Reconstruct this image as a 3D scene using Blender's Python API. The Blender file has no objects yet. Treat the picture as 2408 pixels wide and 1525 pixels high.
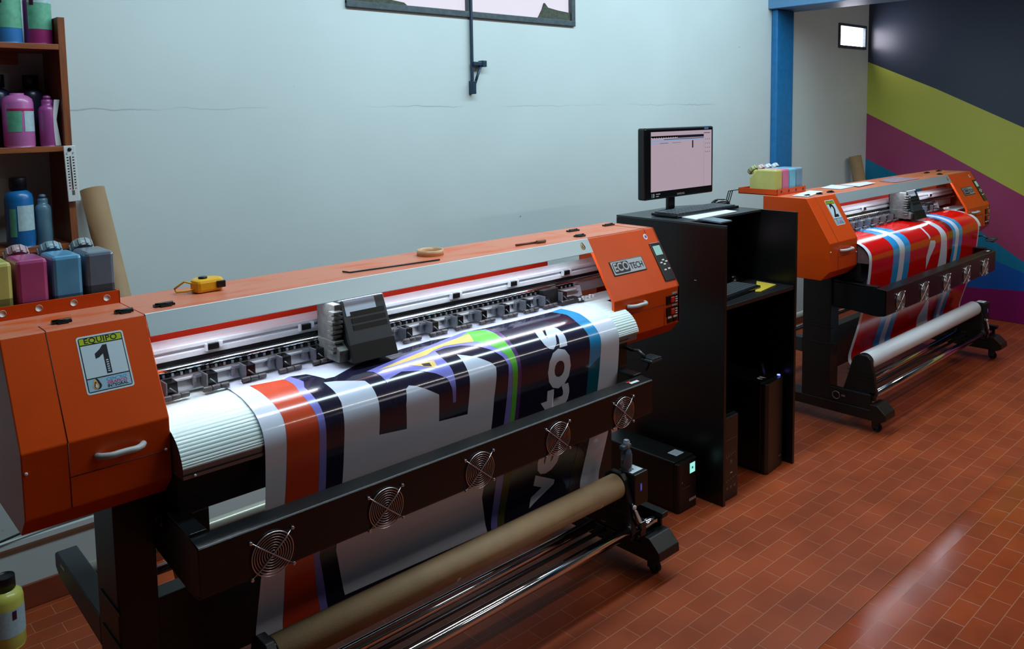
import bpy, bmesh, math, random
from mathutils import Vector, Matrix
random.seed(4)
SC = bpy.context.scene
C = SC.collection
PI = math.pi

# ------------------------------------------------------------------ camera
IW, IH = 2408, 1525
RW = ((0.7343371, -0.6786094, -0.0154402), (-0.0721352, -0.0554006, -0.9958551), (0.6749412, 0.7324071, -0.0896344))
FOC, PX, PY = 1931.1, 1199.5, 438.4
CAM = Vector((0, 0, 1.70))
cx_, cy_, cz_ = (Vector(r).normalized() for r in RW)
cd = bpy.data.cameras.new('camera'); co = bpy.data.objects.new('camera', cd); C.objects.link(co)
m = Matrix((cx_, -cy_, -cz_)).transposed().to_4x4(); m.translation = CAM
co.matrix_world = m
cd.sensor_fit = 'HORIZONTAL'; cd.sensor_width = 36; cd.lens = FOC * 36 / IW
cd.shift_x = (IW / 2 - PX) / IW; cd.shift_y = -(IH / 2 - PY) / IW
cd.clip_start = 0.05; cd.clip_end = 60
SC.camera = co

# ------------------------------------------------------------------ world, lights, exposure
w = bpy.data.worlds.new('world'); SC.world = w; w.use_nodes = True
w.node_tree.nodes['Background'].inputs[0].default_value = (0.55, 0.75, 0.95, 1)
w.node_tree.nodes['Background'].inputs[1].default_value = 0.03
SC.view_settings.view_transform = 'Standard'; SC.view_settings.look = 'None'
SC.view_settings.gamma = 1; SC.view_settings.use_curve_mapping = False
SC.view_settings.exposure = 0.0

def area(name, loc, target, sx, sy, power, col):
    l = bpy.data.lights.new(name, 'AREA'); l.shape = 'RECTANGLE'; l.size = sx; l.size_y = sy
    l.energy = power; l.color = col
    o = bpy.data.objects.new(name, l); C.objects.link(o); o.location = loc
    o.rotation_euler = (Vector(target) - Vector(loc)).to_track_quat('-Z', 'Y').to_euler()
    return o
# daylight from the roof light over the wall side of the room; the fills are added
area('roof_light', (3.1, 1.88, 3.14), (3.1, 2.3, 1.0), 5.0, 0.3, 98, (0.69, 0.91, 1.0))
area('tube_light', (4.2, -0.12, 2.95), (4.2, 0.9, 0.6), 4.0, 0.05, 26, (1.0, 0.95, 0.85))
area('front_fill', (4.4, -2.2, 2.7), (4.2, 2.0, 0.8), 1.6, 0.8, 9, (0.98, 0.95, 1.0))  # added fill behind the camera
area('back_room_fill', (6.5, 0.4, 3.1), (6.6, 0.9, 0.0), 0.8, 0.8, 14, (1.0, 0.93, 0.86))  # added fill to lift the mural, no known lamp

# ------------------------------------------------------------------ picture-plane helper: where a sight line meets a plane of the room
def ray(px, py):
    d = cx_ * ((px - PX) / FOC) + cy_ * ((py - PY) / FOC) + cz_
    return d
def W(px, py, ax, val):
    d = ray(px, py); t = (val - CAM[ax]) / d[ax]
    return CAM + d * t
def WP(px, py, p0, n):
    d = ray(px, py); n = Vector(n)
    return CAM + d * ((Vector(p0) - CAM).dot(n) / d.dot(n))
def cr(ox, oy, s, pts):
    return [(ox + x / s, oy + y / s) for x, y in pts]

# ------------------------------------------------------------------ materials
MATS = {}
def lin(c):
    return c / 12.92 if c <= 0.04045 else ((c + 0.055) / 1.055) ** 2.4
def rgb(r, g, b):
    return (lin(r / 255), lin(g / 255), lin(b / 255), 1)
def mat(name, col, rough=0.5, metal=0.0, spec=0.5, noise=0.0, nscale=20, bump=0.0, bscale=80, emit=None, est=0, coat=0, trans=0, alpha=1, stretch=None):
    if name in MATS: return MATS[name]
    m = bpy.data.materials.new(name); m.use_nodes = True
    nt = m.node_tree; b = nt.nodes['Principled BSDF']
    c = rgb(*col)
    b.inputs['Base Color'].default_value = c
    b.inputs['Roughness'].default_value = rough
    b.inputs['Metallic'].default_value = metal
    b.inputs['Specular IOR Level'].default_value = spec
    b.inputs['Coat Weight'].default_value = coat
    b.inputs['Coat Roughness'].default_value = 0.06
    if trans: b.inputs['Transmission Weight'].default_value = trans; b.inputs['IOR'].default_value = 1.2
    if alpha < 1: b.inputs['Alpha'].default_value = alpha
    if emit:
        b.inputs['Emission Color'].default_value = rgb(*emit); b.inputs['Emission Strength'].default_value = est
    tc = nt.nodes.new('ShaderNodeTexCoord')
    mp = nt.nodes.new('ShaderNodeMapping'); nt.links.new(tc.outputs['Object'], mp.inputs[0])
    if stretch: mp.inputs['Scale'].default_value = stretch
    if noise:
        n = nt.nodes.new('ShaderNodeTexNoise'); n.inputs['Scale'].default_value = nscale; n.inputs['Detail'].default_value = 4
        nt.links.new(mp.outputs[0], n.inputs['Vector'])
        r = nt.nodes.new('ShaderNodeValToRGB')
        r.color_ramp.elements[0].position = 0.3; r.color_ramp.elements[1].position = 0.7
        r.color_ramp.elements[0].color = tuple(x * (1 - noise) for x in c[:3]) + (1,)
        r.color_ramp.elements[1].color = tuple(min(1, x * (1 + noise * 0.5)) for x in c[:3]) + (1,)
        nt.links.new(n.outputs['Fac'], r.inputs[0]); nt.links.new(r.outputs[0], b.inputs['Base Color'])
    if bump:
        n2 = nt.nodes.new('ShaderNodeTexNoise'); n2.inputs['Scale'].default_value = bscale; n2.inputs['Detail'].default_value = 3
        nt.links.new(mp.outputs[0], n2.inputs['Vector'])
        bp = nt.nodes.new('ShaderNodeBump'); bp.inputs['Strength'].default_value = bump; bp.inputs['Distance'].default_value = 0.002
        nt.links.new(n2.outputs['Fac'], bp.inputs['Height']); nt.links.new(bp.outputs[0], b.inputs['Normal'])
    MATS[name] = m
    return m

ORANGE = mat('orange_enamel', (206, 70, 6), 0.33, spec=0.32, noise=0.06, nscale=9, bump=0.08, bscale=420)
ORANGE_IN = mat('orange_inner_plate', (150, 24, 2), 0.5, spec=.15, noise=0.1, nscale=12)
STRIP = mat('silver_front_strip', (176, 190, 196), 0.42, metal=0.55, noise=0.06, nscale=6, stretch=(0.3, 2, 2))
ALU = mat('brushed_aluminium', (205, 208, 214), 0.34, metal=0.35, noise=0.1, nscale=30, stretch=(0.1, 3, 3))
ALU_DK = mat('grey_aluminium', (138, 142, 150), 0.3, metal=0.7, noise=0.1, nscale=30, stretch=(0.1, 3, 3))
CHROME = mat('chrome', (225, 228, 232), 0.09, metal=1.0, noise=0.04, nscale=8)
WIRE = mat('chrome_wire', (215, 215, 222), 0.22, metal=0.9)
BLACK = mat('black_powder_coat', (10, 11, 13), 0.42, noise=0.15, nscale=40, bump=0.2, bscale=400)
BLACKG = mat('black_gloss', (12, 13, 15), 0.2, noise=0.1, nscale=20)
BLACKR = mat('black_rubber', (14, 14, 15), 0.7, noise=0.2, nscale=60)
CHAR = mat('charcoal_metal', (44, 52, 58), 0.4, noise=0.12, nscale=30)
GREYP = mat('light_grey_plastic', (178, 178, 180), 0.4, noise=0.05, nscale=30)
PLATEM = mat('platen_white_aluminium', (214, 232, 232), 0.35, metal=0.0, noise=0.04, nscale=12, stretch=(0.2, 3, 3))
SEAM = mat('seam_shadow_gap', (70, 18, 6), 0.7, noise=0.1)
PAPER = mat('white_vinyl', (214, 222, 240), 0.15, noise=0.02, nscale=5, coat=0.4)
INKN = mat('printed_navy', (33, 31, 54), 0.15, noise=0.25, nscale=60, coat=0.5, stretch=(4, 0.4, 0.4))
INKO = mat('printed_orange', (205, 72, 38), 0.22, noise=0.08, nscale=6, coat=0.5)
INKL = mat('printed_lavender', (128, 128, 214), 0.22, noise=0.06, nscale=8, coat=0.5)
INKG = mat('printed_green', (98, 190, 70), 0.22, noise=0.08, nscale=8, coat=0.5)
INKY = mat('printed_yellow', (232, 196, 110), 0.22, noise=0.1, nscale=8, coat=0.5)
INKP = mat('printed_purple', (84, 50, 110), 0.22, noise=0.1, nscale=8, coat=0.5)
INKC = mat('printed_cyan', (40, 140, 196), 0.22, noise=0.1, nscale=4, coat=0.5)
INKW = mat('printed_white', (208, 218, 238), 0.22, noise=0.02, nscale=6, coat=0.5)
INKD = mat('printed_dark_brown', (60, 42, 38), 0.22, noise=0.1, coat=0.5)
REDV = mat('printed_red', (200, 14, 8), 0.14, spec=.4, noise=0.08, nscale=5, coat=0.15)
REDD = mat('printed_dark_red', (120, 12, 16), 0.14, noise=0.08, nscale=5, coat=0.6)
CYV = mat('printed_sky_blue', (44, 150, 220), 0.16, noise=0.06, nscale=5, coat=0.6)
KRAFT = mat('kraft_cardboard', (152, 122, 88), 0.65, noise=0.12, nscale=14, bump=0.2, bscale=200)
WHITE_TUBE = mat('white_roll_film', (214, 218, 226), 0.35, noise=0.03, nscale=10)
WOOD = mat('varnished_pine', (136, 74, 40), 0.45, noise=0.35, nscale=10, stretch=(12, 12, 0.8), bump=0.1)
WOODB = mat('varnished_board', (150, 82, 44), 0.45, noise=0.35, nscale=10, stretch=(0.8, 12, 12), bump=0.1)
LED = mat('led_strip', (255, 255, 255), 0.5, emit=(232, 243, 255), est=66)
STICK = mat('sticker_white', (200, 212, 220), 0.4, noise=0.03)
STICKB = mat('sticker_pale_blue', (150, 184, 206), 0.4, noise=0.05)
STICKY = mat('sticker_lime', (168, 186, 20), 0.4, noise=0.05)
INKK = mat('sticker_black', (16, 20, 30), 0.4, noise=0.05)
CYT = mat('letter_cyan', (60, 160, 200), 0.4); MGT = mat('letter_magenta', (196, 50, 110), 0.4)
GOLD = mat('drop_gold', (206, 170, 90), 0.4); MAROON = mat('drop_maroon', (110, 40, 50), 0.4)
SCRG = mat('lcd_green', (130, 170, 165), 0.3, emit=(130, 175, 165), est=0.35)
RED = mat('red_plastic', (190, 40, 24), 0.4); WHITEP = mat('white_plastic', (220, 222, 224), 0.4)
YEL = mat('yellow_plastic', (238, 176, 10), 0.35, noise=0.06, nscale=30)
BLUEP = mat('blue_paint', (30, 118, 180), 0.38, noise=0.14, nscale=24, bump=0.9, bscale=60)
BLUEB = mat('blue_beam_paint', (96, 146, 190), 0.45, noise=0.06, nscale=10, bump=0.3)

# ------------------------------------------------------------------ mesh builder
class MB:
    def __init__(s): s.b = bmesh.new(); s.mi = 0
    def _f(s, vs, sm=False):
        try: f = s.b.faces.new(vs)
        except ValueError: return None
        f.material_index = s.mi; f.smooth = sm; return f
    def box(s, x0, x1, y0, y1, z0, z1, bev=0, M=None, seg=2):
        t = bmesh.new()
        v = [t.verts.new((x, y, z)) for x in (x0, x1) for y in (y0, y1) for z in (z0, z1)]
        for q in ((0, 1, 3, 2), (4, 6, 7, 5), (0, 4, 5, 1), (2, 3, 7, 6), (0, 2, 6, 4), (1, 5, 7, 3)): t.faces.new([v[i] for i in q])
        if bev: bmesh.ops.bevel(t, geom=t.edges[:], offset=bev, segments=seg, affect='EDGES', profile=0.5)
        s.merge(t, M); return s
    def merge(s, t, M=None):
        mp = {}
        for v in t.verts: mp[v] = s.b.verts.new(M @ v.co if M else v.co)
        for f in t.faces:
            g = s._f([mp[v] for v in f.verts], f.smooth)
        t.free()
    def prism(s, prof, a0, a1, ax=0, bev=0, M=None, smooth=False):
        """profile of (u,v) pairs extruded along axis ax: ax=0 -> (Y,Z), ax=1 -> (X,Z), ax=2 -> (X,Y)"""
        t = bmesh.new()
        def P(u, v, a): return (a, u, v) if ax == 0 else ((u, a, v) if ax == 1 else (u, v, a))
        A = [t.verts.new(P(u, v, a0)) for u, v in prof]; B = [t.verts.new(P(u, v, a1)) for u, v in prof]
        n = len(prof)
        t.faces.new(A); t.faces.new(B[::-1])
        for i in range(n):
            f = t.faces.new([A[i], B[i], B[(i + 1) % n], A[(i + 1) % n]]); f.smooth = smooth
        bmesh.ops.recalc_face_normals(t, faces=t.faces[:])
        if bev: bmesh.ops.bevel(t, geom=t.edges[:], offset=bev, segments=2, affect='EDGES', profile=0.5)
        s.merge(t, M); return s
    def lathe(s, prof, n=28, M=None, ang=2 * PI):
        """profile (r,z) turned about z"""
        rings = []
        for r, z in prof:
            if r < 1e-6: rings.append([s.b.verts.new(M @ Vector((0, 0, z)) if M else (0, 0, z))])
            else:
                rr = []
                for k in range(n):
                    a = 2 * PI * k / n; p = Vector((r * math.cos(a), r * math.sin(a), z))
                    rr.append(s.b.verts.new(M @ p if M else p))
                rings.append(rr)
        for a, b in zip(rings[:-1], rings[1:]):
            for k in range(n):
                k2 = (k + 1) % n
                if len(a) == 1 and len(b) == 1: continue
                if len(a) == 1: s._f([a[0], b[k2], b[k]][::-1], True)
                elif len(b) == 1: s._f([a[k], a[k2], b[0]], True)
                else: s._f([a[k], a[k2], b[k2], b[k]], True)
        return s
    def cyl(s, p0, p1, r, n=20, r1=None, hollow=0):
        p0, p1 = Vector(p0), Vector(p1); d = p1 - p0; L = d.length
        M = Matrix.Translation(p0) @ d.to_track_quat('Z', 'Y').to_matrix().to_4x4()
        r1 = r if r1 is None else r1
        if hollow: pr = [(hollow, 0), (r, 0), (r1, L), (hollow, L), (hollow, 0)]
        else:
            e = min(r, r1) * 0.08
            pr = [(0, 0), (r - e, 0), (r, e), (r1, L - e), (r1 - e, L), (0, L)]
        return s.lathe(pr, n, M)
    def tube(s, pts, r, n=8, closed=False):
        pts = [Vector(p) for p in pts]; N = len(pts); rings = []
        up = Vector((0, 0, 1)); prev = None
        for i, p in enumerate(pts):
            a = pts[i - 1] if (i > 0 or closed) else p; b = pts[(i + 1) % N] if (i < N - 1 or closed) else p
            t = (b - a).normalized()
            if prev is None:
                u = t.orthogonal().normalized()
            else:
                u = (prev - t * prev.dot(t)).normalized()
            prev = u; v = t.cross(u)
            rings.append([s.b.verts.new(p + (u * math.cos(2 * PI * k / n) + v * math.sin(2 * PI * k / n)) * r) for k in range(n)])
        R = list(zip(rings, rings[1:] + rings[:1])) if closed else list(zip(rings[:-1], rings[1:]))
        for a, b in R:
            for k in range(n): s._f([a[k], a[(k + 1) % n], b[(k + 1) % n], b[k]], True)
        if not closed: s._f(rings[0][::-1]); s._f(rings[-1])
        return s
    def poly(s, pts): return s._f([s.b.verts.new(p) for p in pts])
    def grid(s, rows, smooth=True):
        V = [[s.b.verts.new(p) for p in r] for r in rows]
        for a, b in zip(V[:-1], V[1:]):
            for i in range(len(a) - 1): s._f([a[i], a[i + 1], b[i + 1], b[i]], smooth)
        return s
    def add(s, me, M):
        t = bmesh.new(); t.from_mesh(me); s.merge(t, M); return s
    def ob(s, name, mats, parent=None, recalc=False, label=None):
        if recalc: bmesh.ops.recalc_face_normals(s.b, faces=s.b.faces[:])
        me = bpy.data.meshes.new(name); s.b.to_mesh(me); s.b.free()
        for q in (mats if isinstance(mats, (list, tuple)) else [mats]): me.materials.append(q)
        o = bpy.data.objects.new(name, me); C.objects.link(o)
        if parent:
            o.parent = parent; o.matrix_parent_inverse = wmat(parent).inverted()
        if label: o['label'] = label
        return o
def wmat(o):
    m = Matrix.LocRotScale(o.location, o.rotation_euler, o.scale)
    return wmat(o.parent) @ o.matrix_parent_inverse @ m if o.parent else m
def tag(o, label=None, cat=None, group=None, kind=None):
    if label: o['label'] = label
    if cat: o['category'] = cat
    if group: o['group'] = group
    if kind: o['kind'] = kind
    return o
def thing(name, label, cat, loc=(0, 0, 0), group=None):
    o = bpy.data.objects.new(name, None); C.objects.link(o); o.location = loc; o.empty_display_size = 0.05
    return tag(o, label, cat, group)
def dup(root, loc, label=None, group=None):
    r = root.copy(); C.objects.link(r); r.location = loc
    if label: r['label'] = label
    if group: r['group'] = group
    for ch in list(root.children):
        c = ch.copy(); C.objects.link(c); c.parent = r
        for g in list(ch.children):
            d = g.copy(); C.objects.link(d); d.parent = c
    return r
def structure(o, label=None):
    o['kind'] = 'structure'
    return o
_tc = {}
def textmesh(body, size=1.0, bold=0.0, shear=0.0, spacing=1.0):
    k = (body, size, bold, shear, spacing)
    if k in _tc: return _tc[k]
    cu = bpy.data.curves.new('t', 'FONT'); cu.body = body; cu.size = size; cu.offset = bold; cu.shear = shear
    cu.space_character = spacing; cu.align_x = 'CENTER'; cu.align_y = 'CENTER'; cu.resolution_u = 3
    o = bpy.data.objects.new('t', cu); C.objects.link(o)
    bpy.context.view_layer.update()
    dg = bpy.context.evaluated_depsgraph_get()
    me = bpy.data.meshes.new_from_object(o.evaluated_get(dg)); bpy.data.objects.remove(o)
    _tc[k] = me
    return me
class Fr:
    """a flat sticker frame: origin at the centre, u to the right, v up, lifted along the normal"""
    def __init__(s, o, u, v, lift=0.0006):
        s.o = Vector(o); s.u = Vector(u).normalized(); v = Vector(v); s.v = (v - s.u * v.dot(s.u)).normalized(); s.n = s.u.cross(s.v); s.l = lift
    def p(s, a, b, k=1): return s.o + s.u * a + s.v * b + s.n * s.l * k
    def poly(s, mb, pts, mi, k=1): mb.mi = mi; mb.poly([s.p(a, b, k) for a, b in pts])
    def rect(s, mb, a0, a1, b0, b1, mi, k=1): s.poly(mb, [(a0, b0), (a1, b0), (a1, b1), (a0, b1)], mi, k)
    def rrect(s, mb, a0, a1, b0, b1, r, mi, k=1):
        pts = []
        for (ca, cb, t0) in ((a1 - r, b0 + r, -90), (a1 - r, b1 - r, 0), (a0 + r, b1 - r, 90), (a0 + r, b0 + r, 180)):
            for q in range(5):
                t = math.radians(t0 + q * 22.5); pts.append((ca + r * math.cos(t), cb + r * math.sin(t)))
        s.poly(mb, pts, mi, k)
    def text(s, mb, body, a, b, size, mi, k=2, bold=0, rot=0, sx=1, spacing=1):
        me = textmesh(body, 1.0, bold, 0, spacing)
        M = Matrix((s.u, s.v, s.n)).transposed().to_4x4(); M.translation = s.p(a, b, k)
        M = M @ Matrix.Rotation(rot, 4, 'Z') @ Matrix.Diagonal((size * sx, size, size, 1))
        mb.mi = mi; mb.add(me, M)

# ------------------------------------------------------------------ the room
XR, YB = 7.17, 3.17
def wallmat():
    m = mat('painted_plaster', (200, 214, 216), 0.62, noise=0.05, nscale=1.6, bump=0.35, bscale=14)
    nt = m.node_tree; b = nt.nodes['Principled BSDF']
    src = b.inputs['Base Color'].links[0].from_socket
    tc = nt.nodes.new('ShaderNodeTexCoord')
    # thin cracks and pitted specks of old paint
    mp = nt.nodes.new('ShaderNodeMapping'); mp.inputs['Scale'].default_value = (1, 1, 1)
    nt.links.new(tc.outputs['Object'], mp.inputs[0])
    v = nt.nodes.new('ShaderNodeTexVoronoi'); v.inputs['Scale'].default_value = 5; nt.links.new(mp.outputs[0], v.inputs['Vector'])
    r = nt.nodes.new('ShaderNodeValToRGB'); r.color_ramp.elements[0].position = 0.012; r.color_ramp.elements[1].position = 0.03
    r.color_ramp.elements[0].color = (0.22, 0.24, 0.26, 1); r.color_ramp.elements[1].color = (1, 1, 1, 1)
    nt.links.new(v.outputs['Distance'], r.inputs[0])
    # long horizontal crack at about eye height
    sep = nt.nodes.new('ShaderNodeSeparateXYZ'); nt.links.new(tc.outputs['Object'], sep.inputs[0])
    n = nt.nodes.new('ShaderNodeTexNoise'); n.inputs['Scale'].default_value = 7; n.inputs['Detail'].default_value = 6; nt.links.new(tc.outputs['Object'], n.inputs['Vector'])
    ma = nt.nodes.new('ShaderNodeMath'); ma.operation = 'MULTIPLY_ADD'; ma.inputs[1].default_value = 0.035; nt.links.new(n.outputs['Fac'], ma.inputs[0]); nt.links.new(sep.outputs['Z'], ma.inputs[2])
    mb_ = nt.nodes.new('ShaderNodeMath'); mb_.operation = 'SUBTRACT'; mb_.inputs[1].default_value = 1.752; nt.links.new(ma.outputs[0], mb_.inputs[0])
    mc = nt.nodes.new('ShaderNodeMath'); mc.operation = 'ABSOLUTE'; nt.links.new(mb_.outputs[0], mc.inputs[0])
    r2 = nt.nodes.new('ShaderNodeValToRGB'); r2.color_ramp.elements[0].position = 0.0; r2.color_ramp.elements[1].position = 0.0035
    r2.color_ramp.elements[0].color = (0.62, 0.64, 0.66, 1); r2.color_ramp.elements[1].color = (1, 1, 1, 1)
    nt.links.new(mc.outputs[0], r2.inputs[0])
    x1 = nt.nodes.new('ShaderNodeMix'); x1.data_type = 'RGBA'; x1.blend_type = 'MULTIPLY'; x1.inputs[0].default_value = 0.8
    nt.links.new(src, x1.inputs[6]); nt.links.new(r.outputs[0], x1.inputs[7])
    x2 = nt.nodes.new('ShaderNodeMix'); x2.data_type = 'RGBA'; x2.blend_type = 'MULTIPLY'; x2.inputs[0].default_value = 0.4
    n3 = nt.nodes.new('ShaderNodeTexNoise'); n3.inputs['Scale'].default_value = 1.4; n3.inputs['Detail'].default_value = 3; nt.links.new(tc.outputs['Object'], n3.inputs['Vector'])
    r3 = nt.nodes.new('ShaderNodeValToRGB'); r3.color_ramp.elements[0].position = .47; r3.color_ramp.elements[1].position = .62; nt.links.new(n3.outputs['Fac'], r3.inputs[0]); nt.links.new(r3.outputs[0], x2.inputs[0])
    nt.links.new(x1.outputs[2], x2.inputs[6]); nt.links.new(r2.outputs[0], x2.inputs[7])
    nt.links.new(x2.outputs[2], b.inputs['Base Color'])
    return m
WALL = wallmat()
PLAIND = mat('plaster_dimmed', (96, 96, 94), 0.8, noise=0.08, nscale=3)  # unseen walls: dimness put into the colour to cut front bounce
PLAIN = mat('plain_plaster', (196, 204, 204), 0.7, noise=0.06, nscale=3, bump=0.3, bscale=20)
CEIL = mat('ceiling_paint', (128, 130, 130), 0.8, noise=0.08, nscale=3)  # ceiling colour darkened as well, to hold back bounce light

def floormat(nm='terracotta_tiles', r0=.34, r1=.6):
    m = bpy.data.materials.new(nm); m.use_nodes = True; nt = m.node_tree; b = nt.nodes['Principled BSDF']
    tc = nt.nodes.new('ShaderNodeTexCoord'); mp = nt.nodes.new('ShaderNodeMapping'); mp.inputs['Location'].default_value = (-0.0235, -0.032, 0)
    nt.links.new(tc.outputs['Object'], mp.inputs[0])
    br = nt.nodes.new('ShaderNodeTexBrick'); br.inputs['Scale'].default_value = 1; br.inputs['Brick Width'].default_value = 0.1585
    br.inputs['Row Height'].default_value = 0.0705; br.inputs['Mortar Size'].default_value = 0.0013; br.inputs['Mortar Smooth'].default_value = 0.3
    br.inputs['Color1'].default_value = rgb(146, 66, 35); br.inputs['Color2'].default_value = rgb(162, 74, 36); br.inputs['Mortar'].default_value = rgb(178, 124, 95); b.inputs['Specular IOR Level'].default_value = .3 if r0 > .3 else .5
    br.inputs['Bias'].default_value = -0.1
    nt.links.new(mp.outputs[0], br.inputs['Vector'])
    n = nt.nodes.new('ShaderNodeTexNoise'); n.inputs['Scale'].default_value = 3.5; n.inputs['Detail'].default_value = 6; nt.links.new(tc.outputs['Object'], n.inputs['Vector'])
    r = nt.nodes.new('ShaderNodeValToRGB'); r.color_ramp.elements[0].position = 0.3; r.color_ramp.elements[1].position = 0.72
    r.color_ramp.elements[0].color = (0.74, 0.66, 0.62, 1); r.color_ramp.elements[1].color = (1.12, 1.05, 1.05, 1)
    nt.links.new(n.outputs['Fac'], r.inputs[0])
    mx = nt.nodes.new('ShaderNodeMix'); mx.data_type = 'RGBA'; mx.blend_type = 'MULTIPLY'; mx.inputs[0].default_value = 1
    nt.links.new(br.outputs['Color'], mx.inputs[6]); nt.links.new(r.outputs[0], mx.inputs[7]); nt.links.new(mx.outputs[2], b.inputs['Base Color'])
    n2 = nt.nodes.new('ShaderNodeTexNoise'); n2.inputs['Scale'].default_value = 6; n2.inputs['Detail'].default_value = 5; nt.links.new(tc.outputs['Object'], n2.inputs['Vector'])
    mr = nt.nodes.new('ShaderNodeMapRange'); mr.inputs['To Min'].default_value = r0; mr.inputs['To Max'].default_value = r1; nt.links.new(n2.outputs['Fac'], mr.inputs['Value'])
    nt.links.new(mr.outputs[0], b.inputs['Roughness'])
    bp = nt.nodes.new('ShaderNodeBump'); bp.inputs['Strength'].default_value = 0.4; bp.inputs['Distance'].default_value = 0.002
    inv = nt.nodes.new('ShaderNodeMath'); inv.operation = 'MULTIPLY_ADD'; inv.inputs[1].default_value = -1; nt.links.new(br.outputs['Fac'], inv.inputs[0]); nt.links.new(n2.outputs['Fac'], inv.inputs[2])
    nt.links.new(inv.outputs[0], bp.inputs['Height']); nt.links.new(bp.outputs[0], b.inputs['Normal'])
    return m
FLOOR = floormat()

WIN1 = (1.955, 3.425, 2.172, 2.75); WIN2 = (6.60, 7.10, 2.19, 2.39)
b = MB()
def wallholes(b, x0, x1, z0, z1, y0, y1, holes):
    xs = x0
    for (a, c, d, e) in holes:
        b.box(xs, a, y0, y1, z0, z1); b.box(a, c, y0, y1, z0, d); b.box(a, c, y0, y1, e, z1); xs = c
    b.box(xs, x1, y0, y1, z0, z1)
wallholes(b, -1.6, XR + .12, -0.1, 3.2, YB, YB + .14, [WIN1, WIN2])
structure(b.ob('wall_back', WALL))
structure(MB().box(XR, XR + .14, -2.6, YB, -0.1, 3.2).ob('wall_right', PLAIN))
structure(MB().box(-1.7, -1.6, -2.6, YB + .14, -0.1, 3.2).ob('wall_left', PLAIND))
structure(MB().box(-1.7, XR + .14, -2.7, -2.6, -0.1, 3.2).ob('wall_front', PLAIND))
structure(MB().box(-1.7, XR + .14, -2.7, YB + .14, 3.2, 3.3).ob('ceiling', CEIL))
b = MB(); ye = 0.032 + .0705 * 16
b.box(-1.6, XR, ye, YB, -0.1, 0.0)
b.mi = 1; b.prism([(ye, -.1), (ye, -.0035), (ye - .0705, 0.0014), (ye - .141, 0.0034), (ye - .212, 0.0044), (ye - .282, .005), (-2.6, 0.005), (-2.6, -.1)], -1.6, XR, 0)
structure(b.ob('floor', [FLOOR, floormat('worn_terracotta_tiles', .12, .26)]))
SKIRT = mat('terracotta_skirting', (132, 62, 42), 0.4, noise=0.2, nscale=8)
structure(MB().box(-1.6, XR, YB - .012, YB, 0, .088, .003).ob('baseboard_back', SKIRT))
# shallow plaster ledge low on the wall
structure(MB().prism([(YB, .262), (YB - .012, .256), (YB - .014, .238), (YB, .222)], -1.6, 5.4, 0).ob('trim_3', PLAIN))
# blue pillar and beam
structure(MB().box(5.545, 5.79, YB - .05, YB, 0, 2.42, .012, seg=3).ob('trim_1', BLUEP))
structure(MB().box(5.50, 5.86, -2.6, YB, 2.42, 2.62, .004).ob('trim_2', BLUEB))
structure(MB().box(5.56, 5.80, -2.6, YB, 2.62, 3.2).ob('wall_middle', PLAIN))  # unseen wall over the beam, added to darken the back room
# window 1: steel frame, mullion, frosted panes, opening rod
FRAME = mat('steel_window_frame', (62, 78, 86), 0.5, noise=0.35, nscale=40, bump=0.5)
FROST = mat('frosted_wired_glass', (90, 88, 92), 0.6, emit=(232, 224, 240), est=0.86)
DIRT = mat('dried_leaves_outside', (74, 82, 70), 0.9, noise=0.4, nscale=60)
def window(name, wn, fw, mull, parts, glass=None):
    x0, x1, z0, z1 = wn
    b = MB()
    b.box(x0, x1, YB - .015, YB + .03, z0, z0 + fw, .003); b.box(x0, x1, YB - .015, YB + .03, z1 - fw, z1, .003)
    b.box(x0, x0 + fw, YB - .014, YB + .029, z0 + fw * .5, z1 - fw * .5, .003); b.box(x1 - fw, x1, YB - .014, YB + .029, z0 + fw * .5, z1 - fw * .5, .003)
    for mx in mull: b.box(mx - .008, mx + .008, YB - .012, YB + .028, z0 + fw * .5, z1 - fw * .5, .002)
    fr = b.ob(name, FRAME); structure(fr)
    MB().box(x0 + fw * .5, x1 - fw * .5, YB + .012, YB + .018, z0 + fw * .5, z1 - fw * .5).ob('window_pane', glass or FROST, fr)
    return fr
w1 = window('window_1', WIN1, .03, [2.655], 0)
w2 = window('window_2', WIN2, .022, [], 0, mat('bright_frosted_glass', (236, 230, 240), 0.6, emit=(240, 232, 246), est=14))
b = MB()
def leafheap(b, pts, y):
    b.prism([(x, z) for x, z in pts], y, y + .012, 1)
leafheap(b, [(1.97, 2.2), (2.30, 2.195), (2.27, 2.215), (2.2, 2.222), (2.1, 2.228), (1.97, 2.24)], YB - .002)
leafheap(b, [(3.14, 2.19), (3.40, 2.19), (3.40, 2.245), (3.30, 2.252), (3.22, 2.262), (3.195, 2.285), (3.18, 2.25)], YB - .002)
b.ob('leaf_debris', DIRT, w1)
b = MB(); DKB = mat('dark_blue_rod_paint', (24, 50, 74), 0.4, noise=0.2, nscale=30)
q = W(1113, 160, 1, 3.13)
r = thing('window_opener', 'dark blue steel rod with bracket hanging down the wall below the high window', 'window opener', (2.70, YB, 1.83))
b.box(2.655, 2.669, YB - .022, YB - .008, 1.86, 2.74, .003); b.ob('rod', DKB, r)
b = MB(); b.box(2.651, 2.673, YB - .034, YB, 1.795, 1.86, .003)
b.box(2.66, 2.74, YB - .034, YB - .014, 1.935, 1.955, .003); b.box(2.715, 2.742, YB - .038, YB, 1.93, 1.962, .003)
b.tube([(2.712, YB - .024, 1.94), (2.67, YB - .024, 1.84)], .007, 6); b.ob('bracket', DKB, r)

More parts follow.
